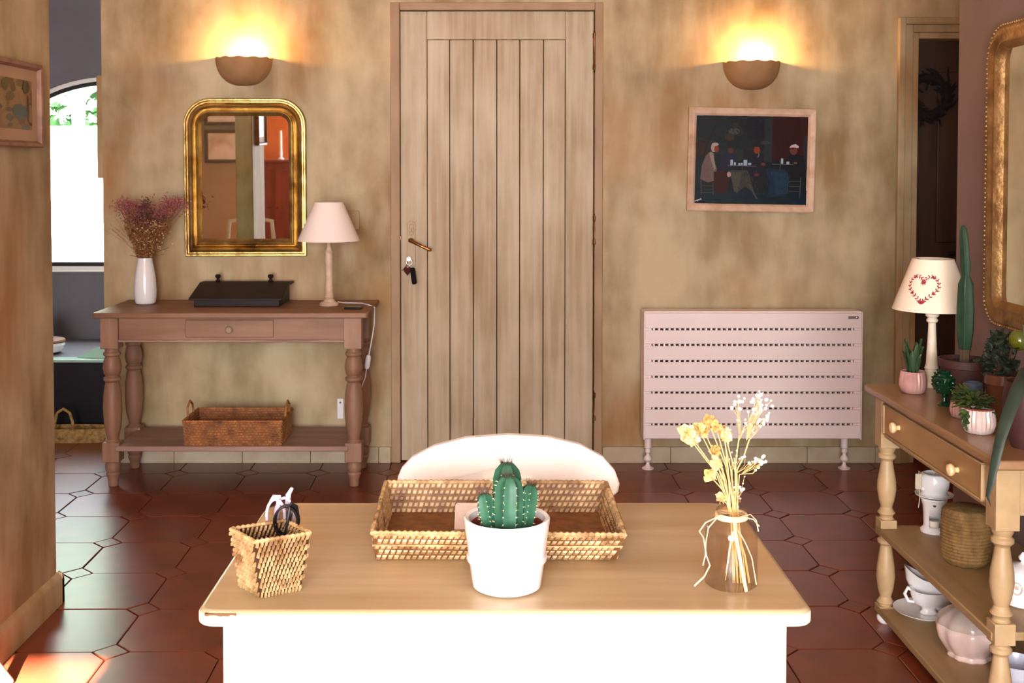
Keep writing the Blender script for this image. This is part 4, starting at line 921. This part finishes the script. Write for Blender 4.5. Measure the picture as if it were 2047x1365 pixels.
# ================================================================== SIDEBOARD
SX0, SX1, SY0, SY1, SZ = 1.092, 1.485, 2.458, 3.350, 0.685
so = Vector(((SX0 + SX1) / 2, (SY0 + SY1) / 2, 0)); hx, hy = (SX1 - SX0) / 2, (SY1 - SY0) / 2
t = thing('sideboard', 'tan painted sideboard with turned cream legs, long drawer and two shelves', 'sideboard', so)
MB().prism(rr(2 * hx, 2 * hy, (.006,) * 4, 0, 3), SZ - .022, SZ, axis='z').build('top', SIDET, t, bevel=.006, bseg=3)
a1 = [(.022, .045), (.018, .05), (.020, .058), (.0255, .062), (.020, .068), (.016, .078), (.022, .10), (.0265, .135), (.025, .165), (.019, .205), (.016, .228), (.024, .236), (.024, .244), (.018, .25), (.022, .258)]
a2 = [(.022, .305), (.018, .31), (.020, .318), (.0255, .323), (.020, .33), (.016, .34), (.022, .36), (.027, .39), (.026, .415), (.019, .455), (.016, .475), (.025, .484), (.025, .492), (.019, .498), (.024, .508), (.024, .52)]
ft = [(0, 0), (.016, 0), (.023, .008), (.024, .018), (.018, .027), (.018, .03)]
LXa, LXb, LYa, LYb = 1.140 - so.x, 1.435 - so.x, 2.535 - so.y, 3.285 - so.y
for x in (LXa, LXb):
    for y in (LYa, LYb):
        m = MB().lathe(a1, 20, (x, y, 0)).lathe(a2, 20, (x, y, 0)); sqb(m, x, y, .0235, .028, .052); sqb(m, x, y, .0235, .256, .305); sqb(m, x, y, .027, .515, SZ - .022)
        o = m.build('leg', SIDEL, t, smooth=35, bevel=.002)
        MB().lathe(ft, 18, (x, y, 0)).build('ball_foot', WHITEG, o)
for x in (LXa - .018, LXb): B(x, x + .018, LYa + .02, LYb - .02, .548, SZ - .022).build('apron', SIDEB, t, bevel=.001)
for y in (LYa - .018, LYb): B(LXa + .02, LXb - .02, y, y + .018, .548, SZ - .022).build('end_panel', SIDEL, t, bevel=.001)
B(LXa - .026, LXa - .012, LYa + .05, LYb - .05, .565, .645).build('drawer', SIDEB, t, bevel=.003)
dr = [o for o in t.children if o.name.startswith('drawer')][0]
for k in range(4):
    y0_, y1_, z0_, z1_ = ((LYa + .046, LYa + .050, .562, .648), (LYb - .050, LYb - .046, .562, .648), (LYa + .046, LYb - .046, .645, .649), (LYa + .046, LYb - .046, .561, .565))[k]
    B(LXa - .030, LXa - .016, y0_, y1_, z0_, z1_).build('cockbead', SIDEL, dr, bevel=.001)
for px, py in ((1789, 855), (1905, 939)):
    q_ = ox(px, py, SX0 + .01) - so
    MB().lathe([(.007, 0), (.006, .008), (.013, .012), (.0155, .018), (.013, .024), (.006, .027), (0, .0275)], 18).xf(Matrix.Translation((LXa - .026, q_.y, q_.z)) @ Matrix.Rotation(-PI / 2, 4, 'Y')).build('knob', mat('knob_cream', (238, 206, 152), .3), dr)
for z in (.262, .030): B(LXa - .026, LXb + .02, LYa - .01, LYb + .01, z, z + .020).build('shelf', SIDES, t, bevel=.003)
ZM, ZL = .282, .050
# patterned lamp
p = Vector((oz(1867, 775, SZ).x, oz(1867, 775, SZ).y + .02, SZ))
t = thing('heart_lamp', 'white turned lamp with red heart garland on its linen shade', 'lamp', p)
MB().lathe([(0, 0), (.026, 0), (.028, .006), (.024, .014), (.017, .02), (.016, .035), (.019, .045), (.018, .05)], 24).build('base', CREAMP, t)
zs0 = oy(1866, 618, p.y).z - p.z; zs1 = oy(1870, 517, p.y).z - p.z
MB().lathe([(.017, .048), (.020, .054), (.018, .060), (.016, .066), (.0145, .10), (.0115, .16), (.0105, .185), (.016, .190), (.016, .196), (.012, .200), (.019, .206), (.019, .212), (.012, .217), (.009, .222), (.008, zs0 + .05)], 20).build('stem', CREAMP, t)
R0_, R1_ = .112, .0575
MB().lathe([(R0_, zs0), (R1_, zs1), (R1_ - .0025, zs1), (R0_ - .0025, zs0)], 44, cap=False).build('shade', SHADE2, t)
sh = [o for o in t.children if o.name.startswith('shade')][0]
rg = MB()
for k in range(3): rg.tube([(0, 0, zs1 - .02), ((R1_ - .003) * math.cos(k * 2.094), (R1_ - .003) * math.sin(k * 2.094), zs1 - .003)], .0014, 6)
rg.tube([(0, 0, zs0 + .04), (0, 0, zs1 - .018)], .003, 8); rg.build('shade_ring', STEEL, t)
# heart garland printed on the cone; u = metres along the surface, v = height fraction
hm = MB(); ang0 = math.atan2(-p.y, -p.x) - .30
def cone(u, zz_):
    f = (zz_ - zs0) / (zs1 - zs0); R = R0_ + (R1_ - R0_) * f + .0006; Rm = (R0_ + R1_) / 2
    a = ang0 + u / Rm; return Vector((R * math.cos(a), R * math.sin(a), zz_))
hc = zs0 + (zs1 - zs0) * .47
def heart(tt): return (16 * math.sin(tt) ** 3, 13 * math.cos(tt) - 5 * math.cos(2 * tt) - 2 * math.cos(3 * tt) - math.cos(4 * tt))
HS = .00265
def hpt(x, y): return cone(x * HS, hc + y * HS)
def hleaf(x, y, ang, l, wd_):
    pts = []
    for k in range(8):
        a = 2 * PI * k / 8; lx_, ly_ = l * (.5 + .5 * math.cos(a)), wd_ * math.sin(a) * .5
        pts.append(hpt(x + lx_ * math.cos(ang) - ly_ * math.sin(ang), y + lx_ * math.sin(ang) + ly_ * math.cos(ang)))
    k = len(hm.v); hm.v += [tuple(q_) for q_ in pts]; hm.f.append(tuple(range(k, k + 8)))
for i in range(34):
    tt = 2 * PI * (i + .5) / 34
    if abs(tt) < .25 or abs(tt - 2 * PI) < .25: continue
    x, y = heart(tt); x2, y2 = heart(tt + .02); a = math.atan2(y2 - y, x2 - x); sgn = -1 if tt < PI else 1
    fw = a if tt > PI else a + PI
    hleaf(x, y, fw + .8, 3.2, 1.2); hleaf(x, y, fw - .8, 3.2, 1.2)
for i in range(60):
    t0_, t1_ = .3 + (2 * PI - .6) * i / 60, .3 + (2 * PI - .6) * (i + 1) / 60
    if .35 < (t0_ / (2 * PI)) % .25 / .25 < .5: continue
    (x0_, y0_), (x1_, y1_) = heart(t0_), heart(t1_); a = math.atan2(y1_ - y0_, x1_ - x0_); nx, ny = -math.sin(a) * .3, math.cos(a) * .3
    k = len(hm.v); hm.v += [tuple(hpt(*q_)) for q_ in ((x0_ + nx, y0_ + ny), (x1_ + nx, y1_ + ny), (x1_ - nx, y1_ - ny), (x0_ - nx, y0_ - ny))]; hm.f.append((k, k + 1, k + 2, k + 3))
for k in range(6): hleaf(0, 5.5, k * PI / 3 + .3, 3.2, 1.1)
for tt in (1.05, 5.23, 2.1, 4.18):
    x, y = heart(tt)
    for k in range(5): hleaf(x, y, k * 2 * PI / 5, 1.7, 1.5)
hm.build('heart_motif', REDINK, sh, smooth=0, label='red heart garland print')
# plants and pots
def pot(name, label, cat, c, prof, mt, rib=None, soil=True, soilr=None, group=None):
    t = thing(name, label, cat, c, group=group); o = MB().lathe(prof, 48, rib=rib).build('pot', mt, t)
    if soil:
        zt2 = max(z for r, z in prof); r2 = max(r for r, z in prof if z > zt2 - .006) * .9
        MB().lathe([(0, zt2 - .010), (soilr or r2, zt2 - .011), (soilr or r2, zt2 - .02), (0, zt2 - .02)], 24).build('soil', SOIL, o)
    return t
def ribpot(r, h): return [(0, 0), (r * .72, 0), (r * .86, h * .06), (r, h * .35), (r * 1.0, h * .6), (r * .92, h * .86), (r * .90, h * .97), (r * .86, h), (r * .80, h * .97), (r * .8, h * .4), (0, h * .3)]
c = oz(1833, 789, SZ) + Vector((0, .03, 0)); c.z = SZ
t = pot('potted_aloe', 'small aloe in a pink ribbed glazed pot beside the heart lamp', 'potted plant', c, ribpot(.037, .062), PINKPOT, rib=(22, .035))
m = MB()
for k in range(11):
    a = k * 2.4; r = .004 + .0009 * k; m.leaf((r * math.cos(a), r * math.sin(a), .055), (math.cos(a) * .13, math.sin(a) * .13, 1), (math.cos(a), math.sin(a), -.2), .10 - .004 * k, .018, .004, -.006)
m.build('leaves', ALOE, t, smooth=60)
c = oz(1891, 812, SZ) + Vector((0, .012, 0)); c.z = SZ
t = thing('artichoke_finial', 'dark green glazed artichoke ornament on a small foot', 'ornament', c)
MB().lathe([(0, 0), (.017, 0), (.018, .003), (.012, .008), (.007, .012), (.006, .022), (.010, .026), (.008, .03)], 24).build('foot', GREENG, t)
m = MB().lathe([(.006, .028), (.022, .038), (.028, .055), (.024, .075), (.012, .090), (0, .094)], 24)
for j in range(6):
    z = .036 + j * .0095; rad = (.018, .0255, .0275, .0255, .020, .012)[j]
    for k in range(10):
        a = 2 * PI * (k + .5 * (j % 2)) / 10; m.leaf((rad * .92 * math.cos(a), rad * .92 * math.sin(a), z - .004), (math.cos(a) * .35, math.sin(a) * .35, 1), (math.cos(a), math.sin(a), -.3), .018, .015, .003, -.002)
m.build('scales', GREENG, t, smooth=50)
c = Vector((oy(1928, 760, 3.06).x, 3.06, SZ))
t = pot('column_cactus', 'tall columnar cactus in a mauve terracotta pot against the mauve wall', 'potted cactus', c, [(0, 0), (.045, 0), (.062, .10), (.068, .102), (.069, .122), (.064, .123), (.060, .10), (0, .09)], MPOT)
z0_ = .105; zn = oy(1930, 552, 3.06).z - SZ; ztp = oy(1926, 450, 3.06).z - SZ; zbt = oy(1932, 705, 3.06).z - SZ; xt = oy(1925, 500, 3.06).x - c.x
def fat(name, prof, mt, cx=lambda z: 0):
    m = MB(); ribs = 6; seg = 36
    for r, z in prof:
        for i in range(seg):
            a = 2 * PI * i / seg; ra = r * (1 - .16 * abs(math.sin(ribs * a / 2))); m.v.append((cx(z) + ra * math.cos(a), ra * math.sin(a), z))
    for j in range(len(prof) - 1):
        for i in range(seg): m.f.append((j * seg + i, j * seg + (i + 1) % seg, (j + 1) * seg + (i + 1) % seg, (j + 1) * seg + i))
    return m.build(name, mt, t, smooth=60)
fat('woody_base', [(.014, z0_), (.014, zbt), (.017, zbt + .01)], mat('corky_stem', (84, 66, 46), .8))
fat('lower_stem', [(.008, zbt), (.018, zbt + .015), (.0235, zbt + .06), (.024, zbt + .12), (.021, zn - .02), (.012, zn), (.0105, zn + .004)], CACTD)
fat('upper_stem', [(.010, zn - .004), (.0135, zn + .02), (.0125, ztp - .04), (.010, ztp - .012), (.005, ztp - .002), (0, ztp)], CACTD, lambda z: xt * (z - zn) / (ztp - zn))
c = Vector((oy(2006, 745, 2.86).x, 2.86, SZ))
t = pot('jade_plant', 'bushy dark jade plant in a glossy terracotta pot below the gilt mirror', 'potted plant', c, [(0, 0), (.030, 0), (.042, .09), (.046, .094), (.046, .118), (.042, .119), (.040, .095), (0, .085)], mat('glossy_terracotta', (98, 62, 44), .2, coat=.5))
m = MB(); sb = MB()
for k in range(16):
    a = random.uniform(0, 2 * PI); tip = Vector((random.gauss(-.008, .028), random.gauss(0, .025), random.uniform(.15, .225))); sb.tube([(0, 0, .105), (tip.x * .5, tip.y * .5, .15), tip], .003, 6)
    for e in range(10):
        dd = Vector((random.gauss(0, 1), random.gauss(0, 1), random.gauss(.2, .8))); m.leaf(tip - Vector((0, 0, .006 * random.random() * e)), dd, (random.gauss(0, 1), random.gauss(0, 1), 1), .024, .014, .003)
sb.build('branches', mat('jade_branch', (60, 48, 32), .8), t); m.build('leaves', JADE, t, smooth=50)
c2_ = Vector((oy(2037, 680, 2.84).x, 2.84, oy(2037, 680, 2.84).z)); t = thing('glass_globe', 'green glass ball on a thin stake in the jade plant pot', 'ornament', Vector((c2_.x - .02, 2.855, SZ + .10)))
MB().lathe([(.0256 * math.sin(PI * i / 16) + 1e-6, -.0256 * math.cos(PI * i / 16)) for i in range(17)], 28, (.02, -.015, c2_.z - SZ - .10)).build('ball', GBALL, t)
MB().tube([(0, 0, 0), (.018, -.013, c2_.z - SZ - .12)], .0016, 6).build('stake', IRON, t)
c = oz(1929, 838, SZ) + Vector((0, .024, 0)); c.z = SZ
t = pot('pink_pot_succulent', 'little succulent in a small pink ribbed pot behind the white ribbed pot', 'potted plant', c, ribpot(.027, .042), PINKPOT, rib=(18, .04))
m = MB()
for k in range(22):
    a = k * 2.4; m.leaf((.006 * math.cos(a), .006 * math.sin(a), .034), (math.cos(a), math.sin(a), random.uniform(.3, 1.6)), (0, 0, 1), .026, .010, .002)
m.build('leaves', ALOE, t, smooth=50)
c = oz(1968, 871, SZ) + Vector((0, .032, 0)); c.z = SZ
t = pot('white_pot_succulent', 'trailing green succulent in a white ribbed pot with a red rim', 'potted plant', c, ribpot(.037, .060), mat('white_ribbed_glaze', (226, 212, 204), .18, (206, 180, 170), None, scale=30, coat=.5), rib=(24, .035))
MB().tube([(.0325 * math.cos(2 * PI * i / 24), .0325 * math.sin(2 * PI * i / 24), .0595) for i in range(24)], .0022, 6, closed=True).build('rim', TPOT, t)
m = MB()
for k in range(90):
    a = random.uniform(0, 2 * PI); r = random.uniform(0, .03); b_ = Vector((r * math.cos(a) - .012, r * math.sin(a), .056 + random.uniform(0, .045)))
    m.leaf(b_, (math.cos(a), math.sin(a), random.uniform(-.2, 1.2)), (0, 0, 1), .028, .011, .002, .006)
for k in range(14): m.leaf((-.032 - .001 * k * .3, -.012, .055 - k * .002), (-.6 + random.gauss(0, .4), random.gauss(-.4, .4), random.gauss(-.4, .4)), (0, -1, .4), .022, .011, .002)
m.build('leaves', SUCC, t, smooth=50)
c = Vector((1.275, 2.94, SZ)); c.x = oy(1944, 800, 2.96).x
t = pot('blue_grey_pot', 'small blue-grey glazed pot between the cactus and the jade plant', 'pot', Vector((c.x, 2.96, SZ)), [(0, 0), (.020, 0), (.024, .03), (.024, .076), (.021, .078), (.020, .03), (0, .02)], BLUEP)
c = oz(2066, 900, SZ) + Vector((0, .03, 0)); c.z = SZ
t = pot('strap_leaf_plant', 'mauve pot with a long drooping dark strap leaf over the sideboard edge', 'potted plant', c, [(0, 0), (.034, 0), (.050, .05), (.055, .10), (.050, .145), (.046, .15), (.044, .14), (0, .12)], MPOT)
pts = [oy(px, py, yy) - c for px, py, yy in ((2064, 735, c.y), (2052, 738, c.y - .03), (2036, 775, 2.50), (2014, 832, 2.47), (1999, 880, 2.452), (1989, 925, 2.446), (1980, 968, 2.445), (1974, 992, 2.445), (1978, 1004, 2.445), (1981, 1012, 2.445))]
MB().tube(pts, [.006, .0135, .016, .0145, .0115, .010, .0075, .004, .0015, .0006], 10, flat=.25).build('strap_leaf', STRAP, t)
for a, l in ((.3, .16), (1.2, .2), (5.4, .18)): MB().tube([(.01 * math.cos(a), .01 * math.sin(a), .13), (.05 * math.cos(a), .05 * math.sin(a), .13 + l * .7), (.12 * math.cos(a), .12 * math.sin(a), .13 + l * .75)], [.006, .011, .001], 8, flat=.3).build('strap_leaf', STRAP, t)
# ---- middle shelf
c = oz(1874, 1068, ZM) + Vector((0, .028, 0)); c.z = ZM
t = thing('porcelain_burner', 'white porcelain tealight warmer with cut-out window and dish', 'warmer', c)
pr_ = [(.036, 0), (.037, .006), (.031, .012), (.028, .018), (.029, .05), (.031, .075), (.036, .092), (.038, .098)]
m = MB(); seg = 48; face = math.atan2(-c.y, -c.x) + .05
for r, z in [(.036, 0)] + pr_:
    for i in range(seg): a = face + 2 * PI * i / seg; m.v.append((r * math.cos(a), r * math.sin(a), z))
for j in range(len(pr_)):
    for i in range(seg):
        if j == 4 and (i < 5 or i >= seg - 4): continue
        m.f.append((j * seg + i, j * seg + (i + 1) % seg, (j + 1) * seg + (i + 1) % seg, (j + 1) * seg + i))
body = m.build('body', PORC, t); sd = body.modifiers.new('solid', 'SOLIDIFY'); sd.thickness = .003
MB().lathe([(0, .003), (.0275, .003), (.0275, .006), (0, .006)], 24).build('inner_floor', PORC, body)
MB().lathe([(0, .006), (.014, .006), (.014, .034), (0, .034)], 20, (.008 * math.cos(face), .008 * math.sin(face), 0)).build('tealight', CAND, t)
q_ = Vector((.0305 * math.cos(face), .0305 * math.sin(face), .082)); MB().lathe([(.0042, 0), (.0042, .003), (0, .003)], 12).xf(Matrix.Translation(q_) @ Matrix.Rotation(face, 4, 'Z') @ Matrix.Rotation(PI / 2, 4, 'Y')).build('vent_hole', BLACKP, body)
MB().lathe([(0, .098), (.03, .098), (.052, .106), (.053, .109), (.040, .106), (.034, .112), (.040, .13), (.042, .15), (.036, .166), (.030, .168), (.034, .15), (.03, .115), (0, .110)], 36).build('dish', PORC, t)
MB().tube([(-.036, -.012, .125), (-.052, -.016, .135), (-.055, -.017, .150), (-.040, -.013, .160)], .005, 8).build('dish_handle', PORC, t)
ct = oy(1836, 962, c.y - .02) - c
tg = B(ct.x - .009, ct.x + .009, ct.y - .004, ct.y + .004, ct.z - .022, ct.z + .022).build('label_tag', mat('tag_cream', (206, 196, 166), .6), t, bevel=.002)
MB().tube([(-.04, -.013, .165), (ct.x, ct.y, ct.z + .03), (ct.x, ct.y, ct.z + .02)], .0012, 6).tube([(ct.x + .002, ct.y, ct.z - .02), (ct.x + .004, ct.y, ct.z - .05), (ct.x + .001, ct.y, ct.z - .075)], .0012, 6).build('tag_string', mat('tag_cream', (0, 0, 0)), tg)
c = oz(1944, 1139, ZM) + Vector((.006, .055, 0)); c.z = ZM
t = thing('woven_storage_basket', 'round straw storage basket with lid on the middle sideboard shelf', 'basket', c)
prof = [(0, 0), (.048, 0), (.056, .008)] + [(.060 + .004 * math.sin(PI * k / 30) + (.0016 if k % 2 else -.0016), .012 + .13 * k / 30) for k in range(31)] + [(.056, .145), (.052, .147), (0, .148)]
MB().lathe(prof, 40).build('body', mat('coiled_straw', (122, 94, 52), .75, (156, 124, 74), None, scale=45, stretch=(1, 1, .5), bump=.5, bscale=160), t, smooth=60)
c = oz(2058, 1218, ZM) + Vector((0, .035, 0)); c.z = ZM
t = thing('lidded_jar', 'white oval lidded jar with relief medallion on the middle sideboard shelf', 'jar', c)
o = MB().lathe([(0, 0), (.038, 0), (.043, .004), (.041, .010), (.0435, .05), (.044, .078), (.042, .082), (.038, .082), (.038, .02), (0, .01)], 36).build('body', WHITEG, t)
MB().lathe([(.041, .082), (.043, .085), (.036, .091), (.018, .096), (.006, .099), (.005, .103), (.010, .107), (.011, .113), (.006, .119), (.003, .124), (0, .125)], 30, (0, 0, 0)).build('lid', WHITEG, t)
a = math.atan2(-c.y, -c.x) - .3; q_ = Vector((.043 * math.cos(a), .043 * math.sin(a), .048))
MB().tube([Vector((0, .012 * math.cos(b_), .014 * math.sin(b_))) for b_ in [2 * PI * i / 20 for i in range(20)]], .002, 6, closed=True).blob((0, 0, .002), .006, (.5, 1, 1)).xf(Matrix.Translation(q_) @ Matrix.Rotation(a, 4, 'Z')).build('medallion', mat('medallion', (206, 180, 160), .3), o)
# ---- lower shelf
def boat(t, r, h, lip, ang):
    rings = []
    for k, (f, z) in enumerate(((.45, .0), (.50, .004), (.36, .012), (.40, .020), (.8, h * .45), (1.0, h * .75), (1.06, h), (1.0, h * .985), (.92, h * .75), (.7, h * .5), (.1, h * .4))):
        rg_ = []
        for i in range(40):
            a = 2 * PI * i / 40; e = max(0, math.cos(a)) ** 6; wv = .78 + .22 * abs(math.cos(a)); up = (.32 * h * e + .10 * h * max(0, -math.cos(a)) ** 3) * max(0, (z / h - .5)) * 2
            rad = r * f * wv * (1 + (lip * e if f > .6 else 0)); x, y = rad * math.cos(a) * 1.25, rad * math.sin(a)
            rg_.append((x * math.cos(ang) - y * math.sin(ang), x * math.sin(ang) + y * math.cos(ang), z + up))
        rings.append(rg_)
    loft(rings).build('boat_body', PORC, t, smooth=70)
    d = Vector((-math.cos(ang), -math.sin(ang), 0))
    MB().tube([d * r * .95 + Vector((0, 0, h * .9)), d * r * 1.45 + Vector((0, 0, h * 1.08)), d * r * 1.65 + Vector((0, 0, h * .82)), d * r * 1.4 + Vector((0, 0, h * .5)), d * r * .95 + Vector((0, 0, h * .48))], [.005, .0055, .005, .0045, .004], 10).build('handle', PORC, t)
c = oz(1868, 1250, ZL) + Vector((0, .075, 0)); c.z = ZL
t = thing('saucer', 'white saucer beneath the small gravy boat on the lower shelf', 'saucer', c)
MB().lathe([(0, 0), (.045, 0), (.048, .004), (.066, .009), (.084, .016), (.085, .018), (.066, .013), (.045, .009), (0, .007)], 44).build('plate', PORC, t)
t = thing('small_gravy_boat', 'small white gravy boat with loop handle standing on a saucer', 'gravy boat', c + Vector((.008, -.012, .0085))); boat(t, .040, .066, .5, -.15)
c2_ = oz(1890, 1212, ZL); t = thing('large_gravy_boat', 'larger white gravy boat with pointed lip behind the small one', 'gravy boat', Vector((1.272, 3.235, ZL))); boat(t, .050, .098, .38, PI - .25)
c = oz(1950, 1335, ZL) + Vector((.014, .07, 0)); c.z = ZL
t = thing('fluted_tureen', 'large pinkish white fluted bowl with lid on the lower shelf', 'tureen', c)
MB().lathe([(0, 0), (.052, 0), (.056, .006), (.052, .014), (.062, .024), (.078, .05), (.084, .075), (.082, .086), (.078, .088), (.076, .06), (0, .03)], 72, rib=(10, .035)).build('bowl', mat('pinkish_glaze', (216, 190, 178), .25, (228, 206, 196), None, scale=10, coat=.4), t, smooth=60)
MB().lathe([(.080, .086), (.082, .090), (.074, .104), (.056, .120), (.030, .132), (.008, .136), (.010, .144), (.006, .152), (0, .153)], 72, rib=(10, .03)).build('lid', mat('grey_glaze', (186, 172, 162), .25, coat=.4), t, smooth=60)
c = oz(2052, 1402, ZL) + Vector((0, .05, 0)); c.z = ZL
t = thing('stacked_bowl', 'white footed bowl standing on the near end of the lower shelf', 'bowl', c)
MB().lathe([(0, 0), (.034, 0), (.036, .012), (.034, .03), (.042, .034), (.050, .05), (.054, .074), (.052, .076), (.046, .05), (0, .04)], 36).build('body', mat('blue_white_glaze', (196, 200, 214), .2, coat=.4), t)

# ---- large gilt mirror on the right wall
q1 = ox(1972, 350, XR - .03).y; zt_ = ox(2010, 45, XR - .03).z; zb_ = ox(1990, 650, XR - .03).z; mw, mh = .80, zt_ - zb_
t = thing('large_gilt_mirror', 'large worn gilt mirror with rounded corners above the sideboard', 'mirror', (XR - .004, q1 - mw / 2, (zt_ + zb_) / 2), rz=-PI / 2)
fm = frame_sweep(mw, mh, (.09, .09, .11, .11), [(0, 0), (0, .02), (.006, .030), (.018, .034), (.030, .030), (.042, .026), (.054, .030), (.062, .024), (.070, .014), (.074, .006)], 10)
fm.build('gilt_frame', GOLDW, t, smooth=50)
MB().prism(rr(mw, mh, (.09, .09, .11, .11), .070, 10), -.008, -.006).build('mirror_glass', MIRR, t, smooth=0)
bd = MB(); op = rr(mw, mh, (.09, .09, .11, .11), .006, 10); tot = 0
for (x0, z0), (x1, z1) in zip(op, op[1:] + op[:1]):
    L = math.hypot(x1 - x0, z1 - z0); k = max(1, int(L / .014))
    for i in range(k): bd.blob((x0 + (x1 - x0) * i / k, -.031, z0 + (z1 - z0) * i / k), .0052)
bd.build('beading', GOLDW, t, kind='stuff')

# ---- small picture on the wall end
a, b = ox(84, 131, XL + .02), ox(84, 296, XL + .02)
y1_ = a.y; wd_ = .33; hh = a.z - b.z
t = thing('small_framed_print', 'small faded print in a pinkish frame on the narrow wall end', 'picture', (XL + .002, y1_ - wd_ / 2, (a.z + b.z) / 2), rz=PI / 2)
frame_sweep(wd_, hh, (0, 0, 0, 0), [(0, 0), (0, .018), (.004, .022), (.012, .020), (.016, .012), (.020, .008)], 1).build('frame', mat('rosy_frame', (116, 82, 66), .55, (146, 110, 90), None, scale=20), t, smooth=20)
B(-wd_ / 2 + .018, wd_ / 2 - .018, -.009, -.004, -hh / 2 + .018, hh / 2 - .018).build('mount', mat('aged_mount', (178, 146, 116), .7), t, smooth=0)
cv = MB(); cols = []; random.seed(3)
pw2, ph2 = wd_ - .11, hh - .10
def p2(x, y, rx, ry, col):
    k = len(cv.v); n = 12; d = -.0092 - len(cols) * .00002
    for i in range(n):
        aa_ = 2 * PI * i / n; cv.v.append((max(-pw2 / 2, min(pw2 / 2, x + rx * math.cos(aa_))), d, max(-ph2 / 2, min(ph2 / 2, y + ry * math.sin(aa_)))))
    cv.f.append(tuple(range(k, k + n))); cols.append(lin(col))
k = 0; cv.v += [(-pw2 / 2, -.0092, -ph2 / 2), (pw2 / 2, -.0092, -ph2 / 2), (pw2 / 2, -.0092, ph2 / 2), (-pw2 / 2, -.0092, ph2 / 2)]; cv.f.append((0, 1, 2, 3)); cols.append(lin((142, 112, 78)))
for i in range(34): p2(random.uniform(-pw2 / 2, pw2 / 2), random.uniform(-ph2 / 2, ph2 / 2), random.uniform(.008, .03), random.uniform(.006, .022), random.choice([(120, 92, 58), (96, 88, 60), (150, 122, 86), (88, 70, 46)]))
for i in range(8): p2(random.uniform(-.03, .06), random.uniform(-.03, .0), .03, .014, (70, 80, 64))
for x in (-.07, .07): p2(x, ph2 * .36, .022, .018, (74, 72, 44))
p2(.08, -.01, .008, .04, (70, 42, 26))
o = cv.build('print', PAINTM, t, smooth=0)
ca = o.data.color_attributes.new('Col', 'FLOAT_COLOR', 'CORNER')
for p_ in o.data.polygons:
    for l_ in p_.loop_indices: ca.data[l_].color = (*cols[p_.index], 1)

# ---- keys hanging from the lock
p = W(818, 517); p.y = YB - .006
t = thing('key_bunch', 'bunch of keys with red heart fob hanging in the door lock', 'keys', p)
MB().lathe([(.005, 0), (.005, .014), (.010, .015), (.010, .018), (0, .018)], 12).xf(Matrix.Rotation(PI / 2, 4, 'X')).build('key_head', STEEL, t)
MB().tube([(.002 + .013 * math.cos(a), -.016, -.014 + .013 * math.sin(a)) for a in [2 * PI * i / 20 for i in range(20)]], .0016, 6, closed=True).build('key_ring', STEEL, t)
hv = [(heart(2 * PI * i / 28)[0] * .0011 - .006, heart(2 * PI * i / 28)[1] * .0014 - .052) for i in range(28)]
MB().prism(hv, -.020, -.012).build('heart_fob', mat('dark_red_fob', (70, 22, 20), .7, spec=.15), t, bevel=.002)
MB().prism([(x, z) for x, z in rr(.022, .075, (.008, .008, .009, .009), 0, 4)], -.022, -.012).xf(Matrix.Translation((.020, 0, -.075)) @ Matrix.Rotation(math.radians(-8), 4, 'Y')).build('leather_fob', mat('black_leather', (16, 16, 16), .75, spec=.12), t, bevel=.002)
MB().tube([(-.006, -.015, -.022), (-.02, -.015, -.042), (-.032, -.013, -.052)], [.002, .0025, .0015], 6).build('key', STEEL, t)

# ================================================================== seen only in the console mirror
for k, zc2 in enumerate((1.31, 1.62)):
    t = thing('hall_print', ('pale watercolour in a thin wooden frame on the olive hall wall', 'upper pale watercolour in a wooden frame on the olive hall wall')[k], 'picture', (-1.975, .602, zc2), rz=PI)
    frame_sweep(.35, .275, (0, 0, 0, 0), [(0, 0), (0, .018), (.02, .018), (.028, .01), (.03, .006)], 1).build('frame', mat('hall_frame', (96, 74, 48), .5), t, smooth=20)
    B(-.15, .15, -.008, -.003, -.113, .113).build('sheet', mat('watercolour', (238, 228, 200), .6, (250, 246, 232), (190, 166, 116), scale=9), t, smooth=0)
t = thing('red_cabinet', 'red-brown wooden cabinet against the terracotta wall', 'cabinet', (-1.95, -2.2, 0))
B(-.3, .3, -.22, .22, 0, 1.08).build('body', REDW, t, bevel=.004); B(-.32, .32, -.24, .24, 1.08, 1.11).build('top', REDW, t, bevel=.006)
for x in (-.15, .15):
    d_ = B(x - .13, x + .13, .22, .235, .1, 1.0).build('door', REDW, t, bevel=.004); MB().lathe([(.008, 0), (.012, .012), (.008, .018), (0, .019)], 12).xf(Matrix.Translation((x * .3, .235, .6)) @ Matrix.Rotation(-PI / 2, 4, 'X')).build('knob', DBRASS, d_)
t = thing('candlestick', 'white candle in a small holder on the red-brown cabinet', 'candle', (-1.88, -2.1, 1.11))
MB().lathe([(0, 0), (.03, 0), (.03, .01), (.012, .02), (.014, .08), (.02, .085), (0, .085)], 18).build('holder', PORC, t); MB().lathe([(.011, .08), (.010, .30), (0, .305)], 12).build('candle', CAND, t)
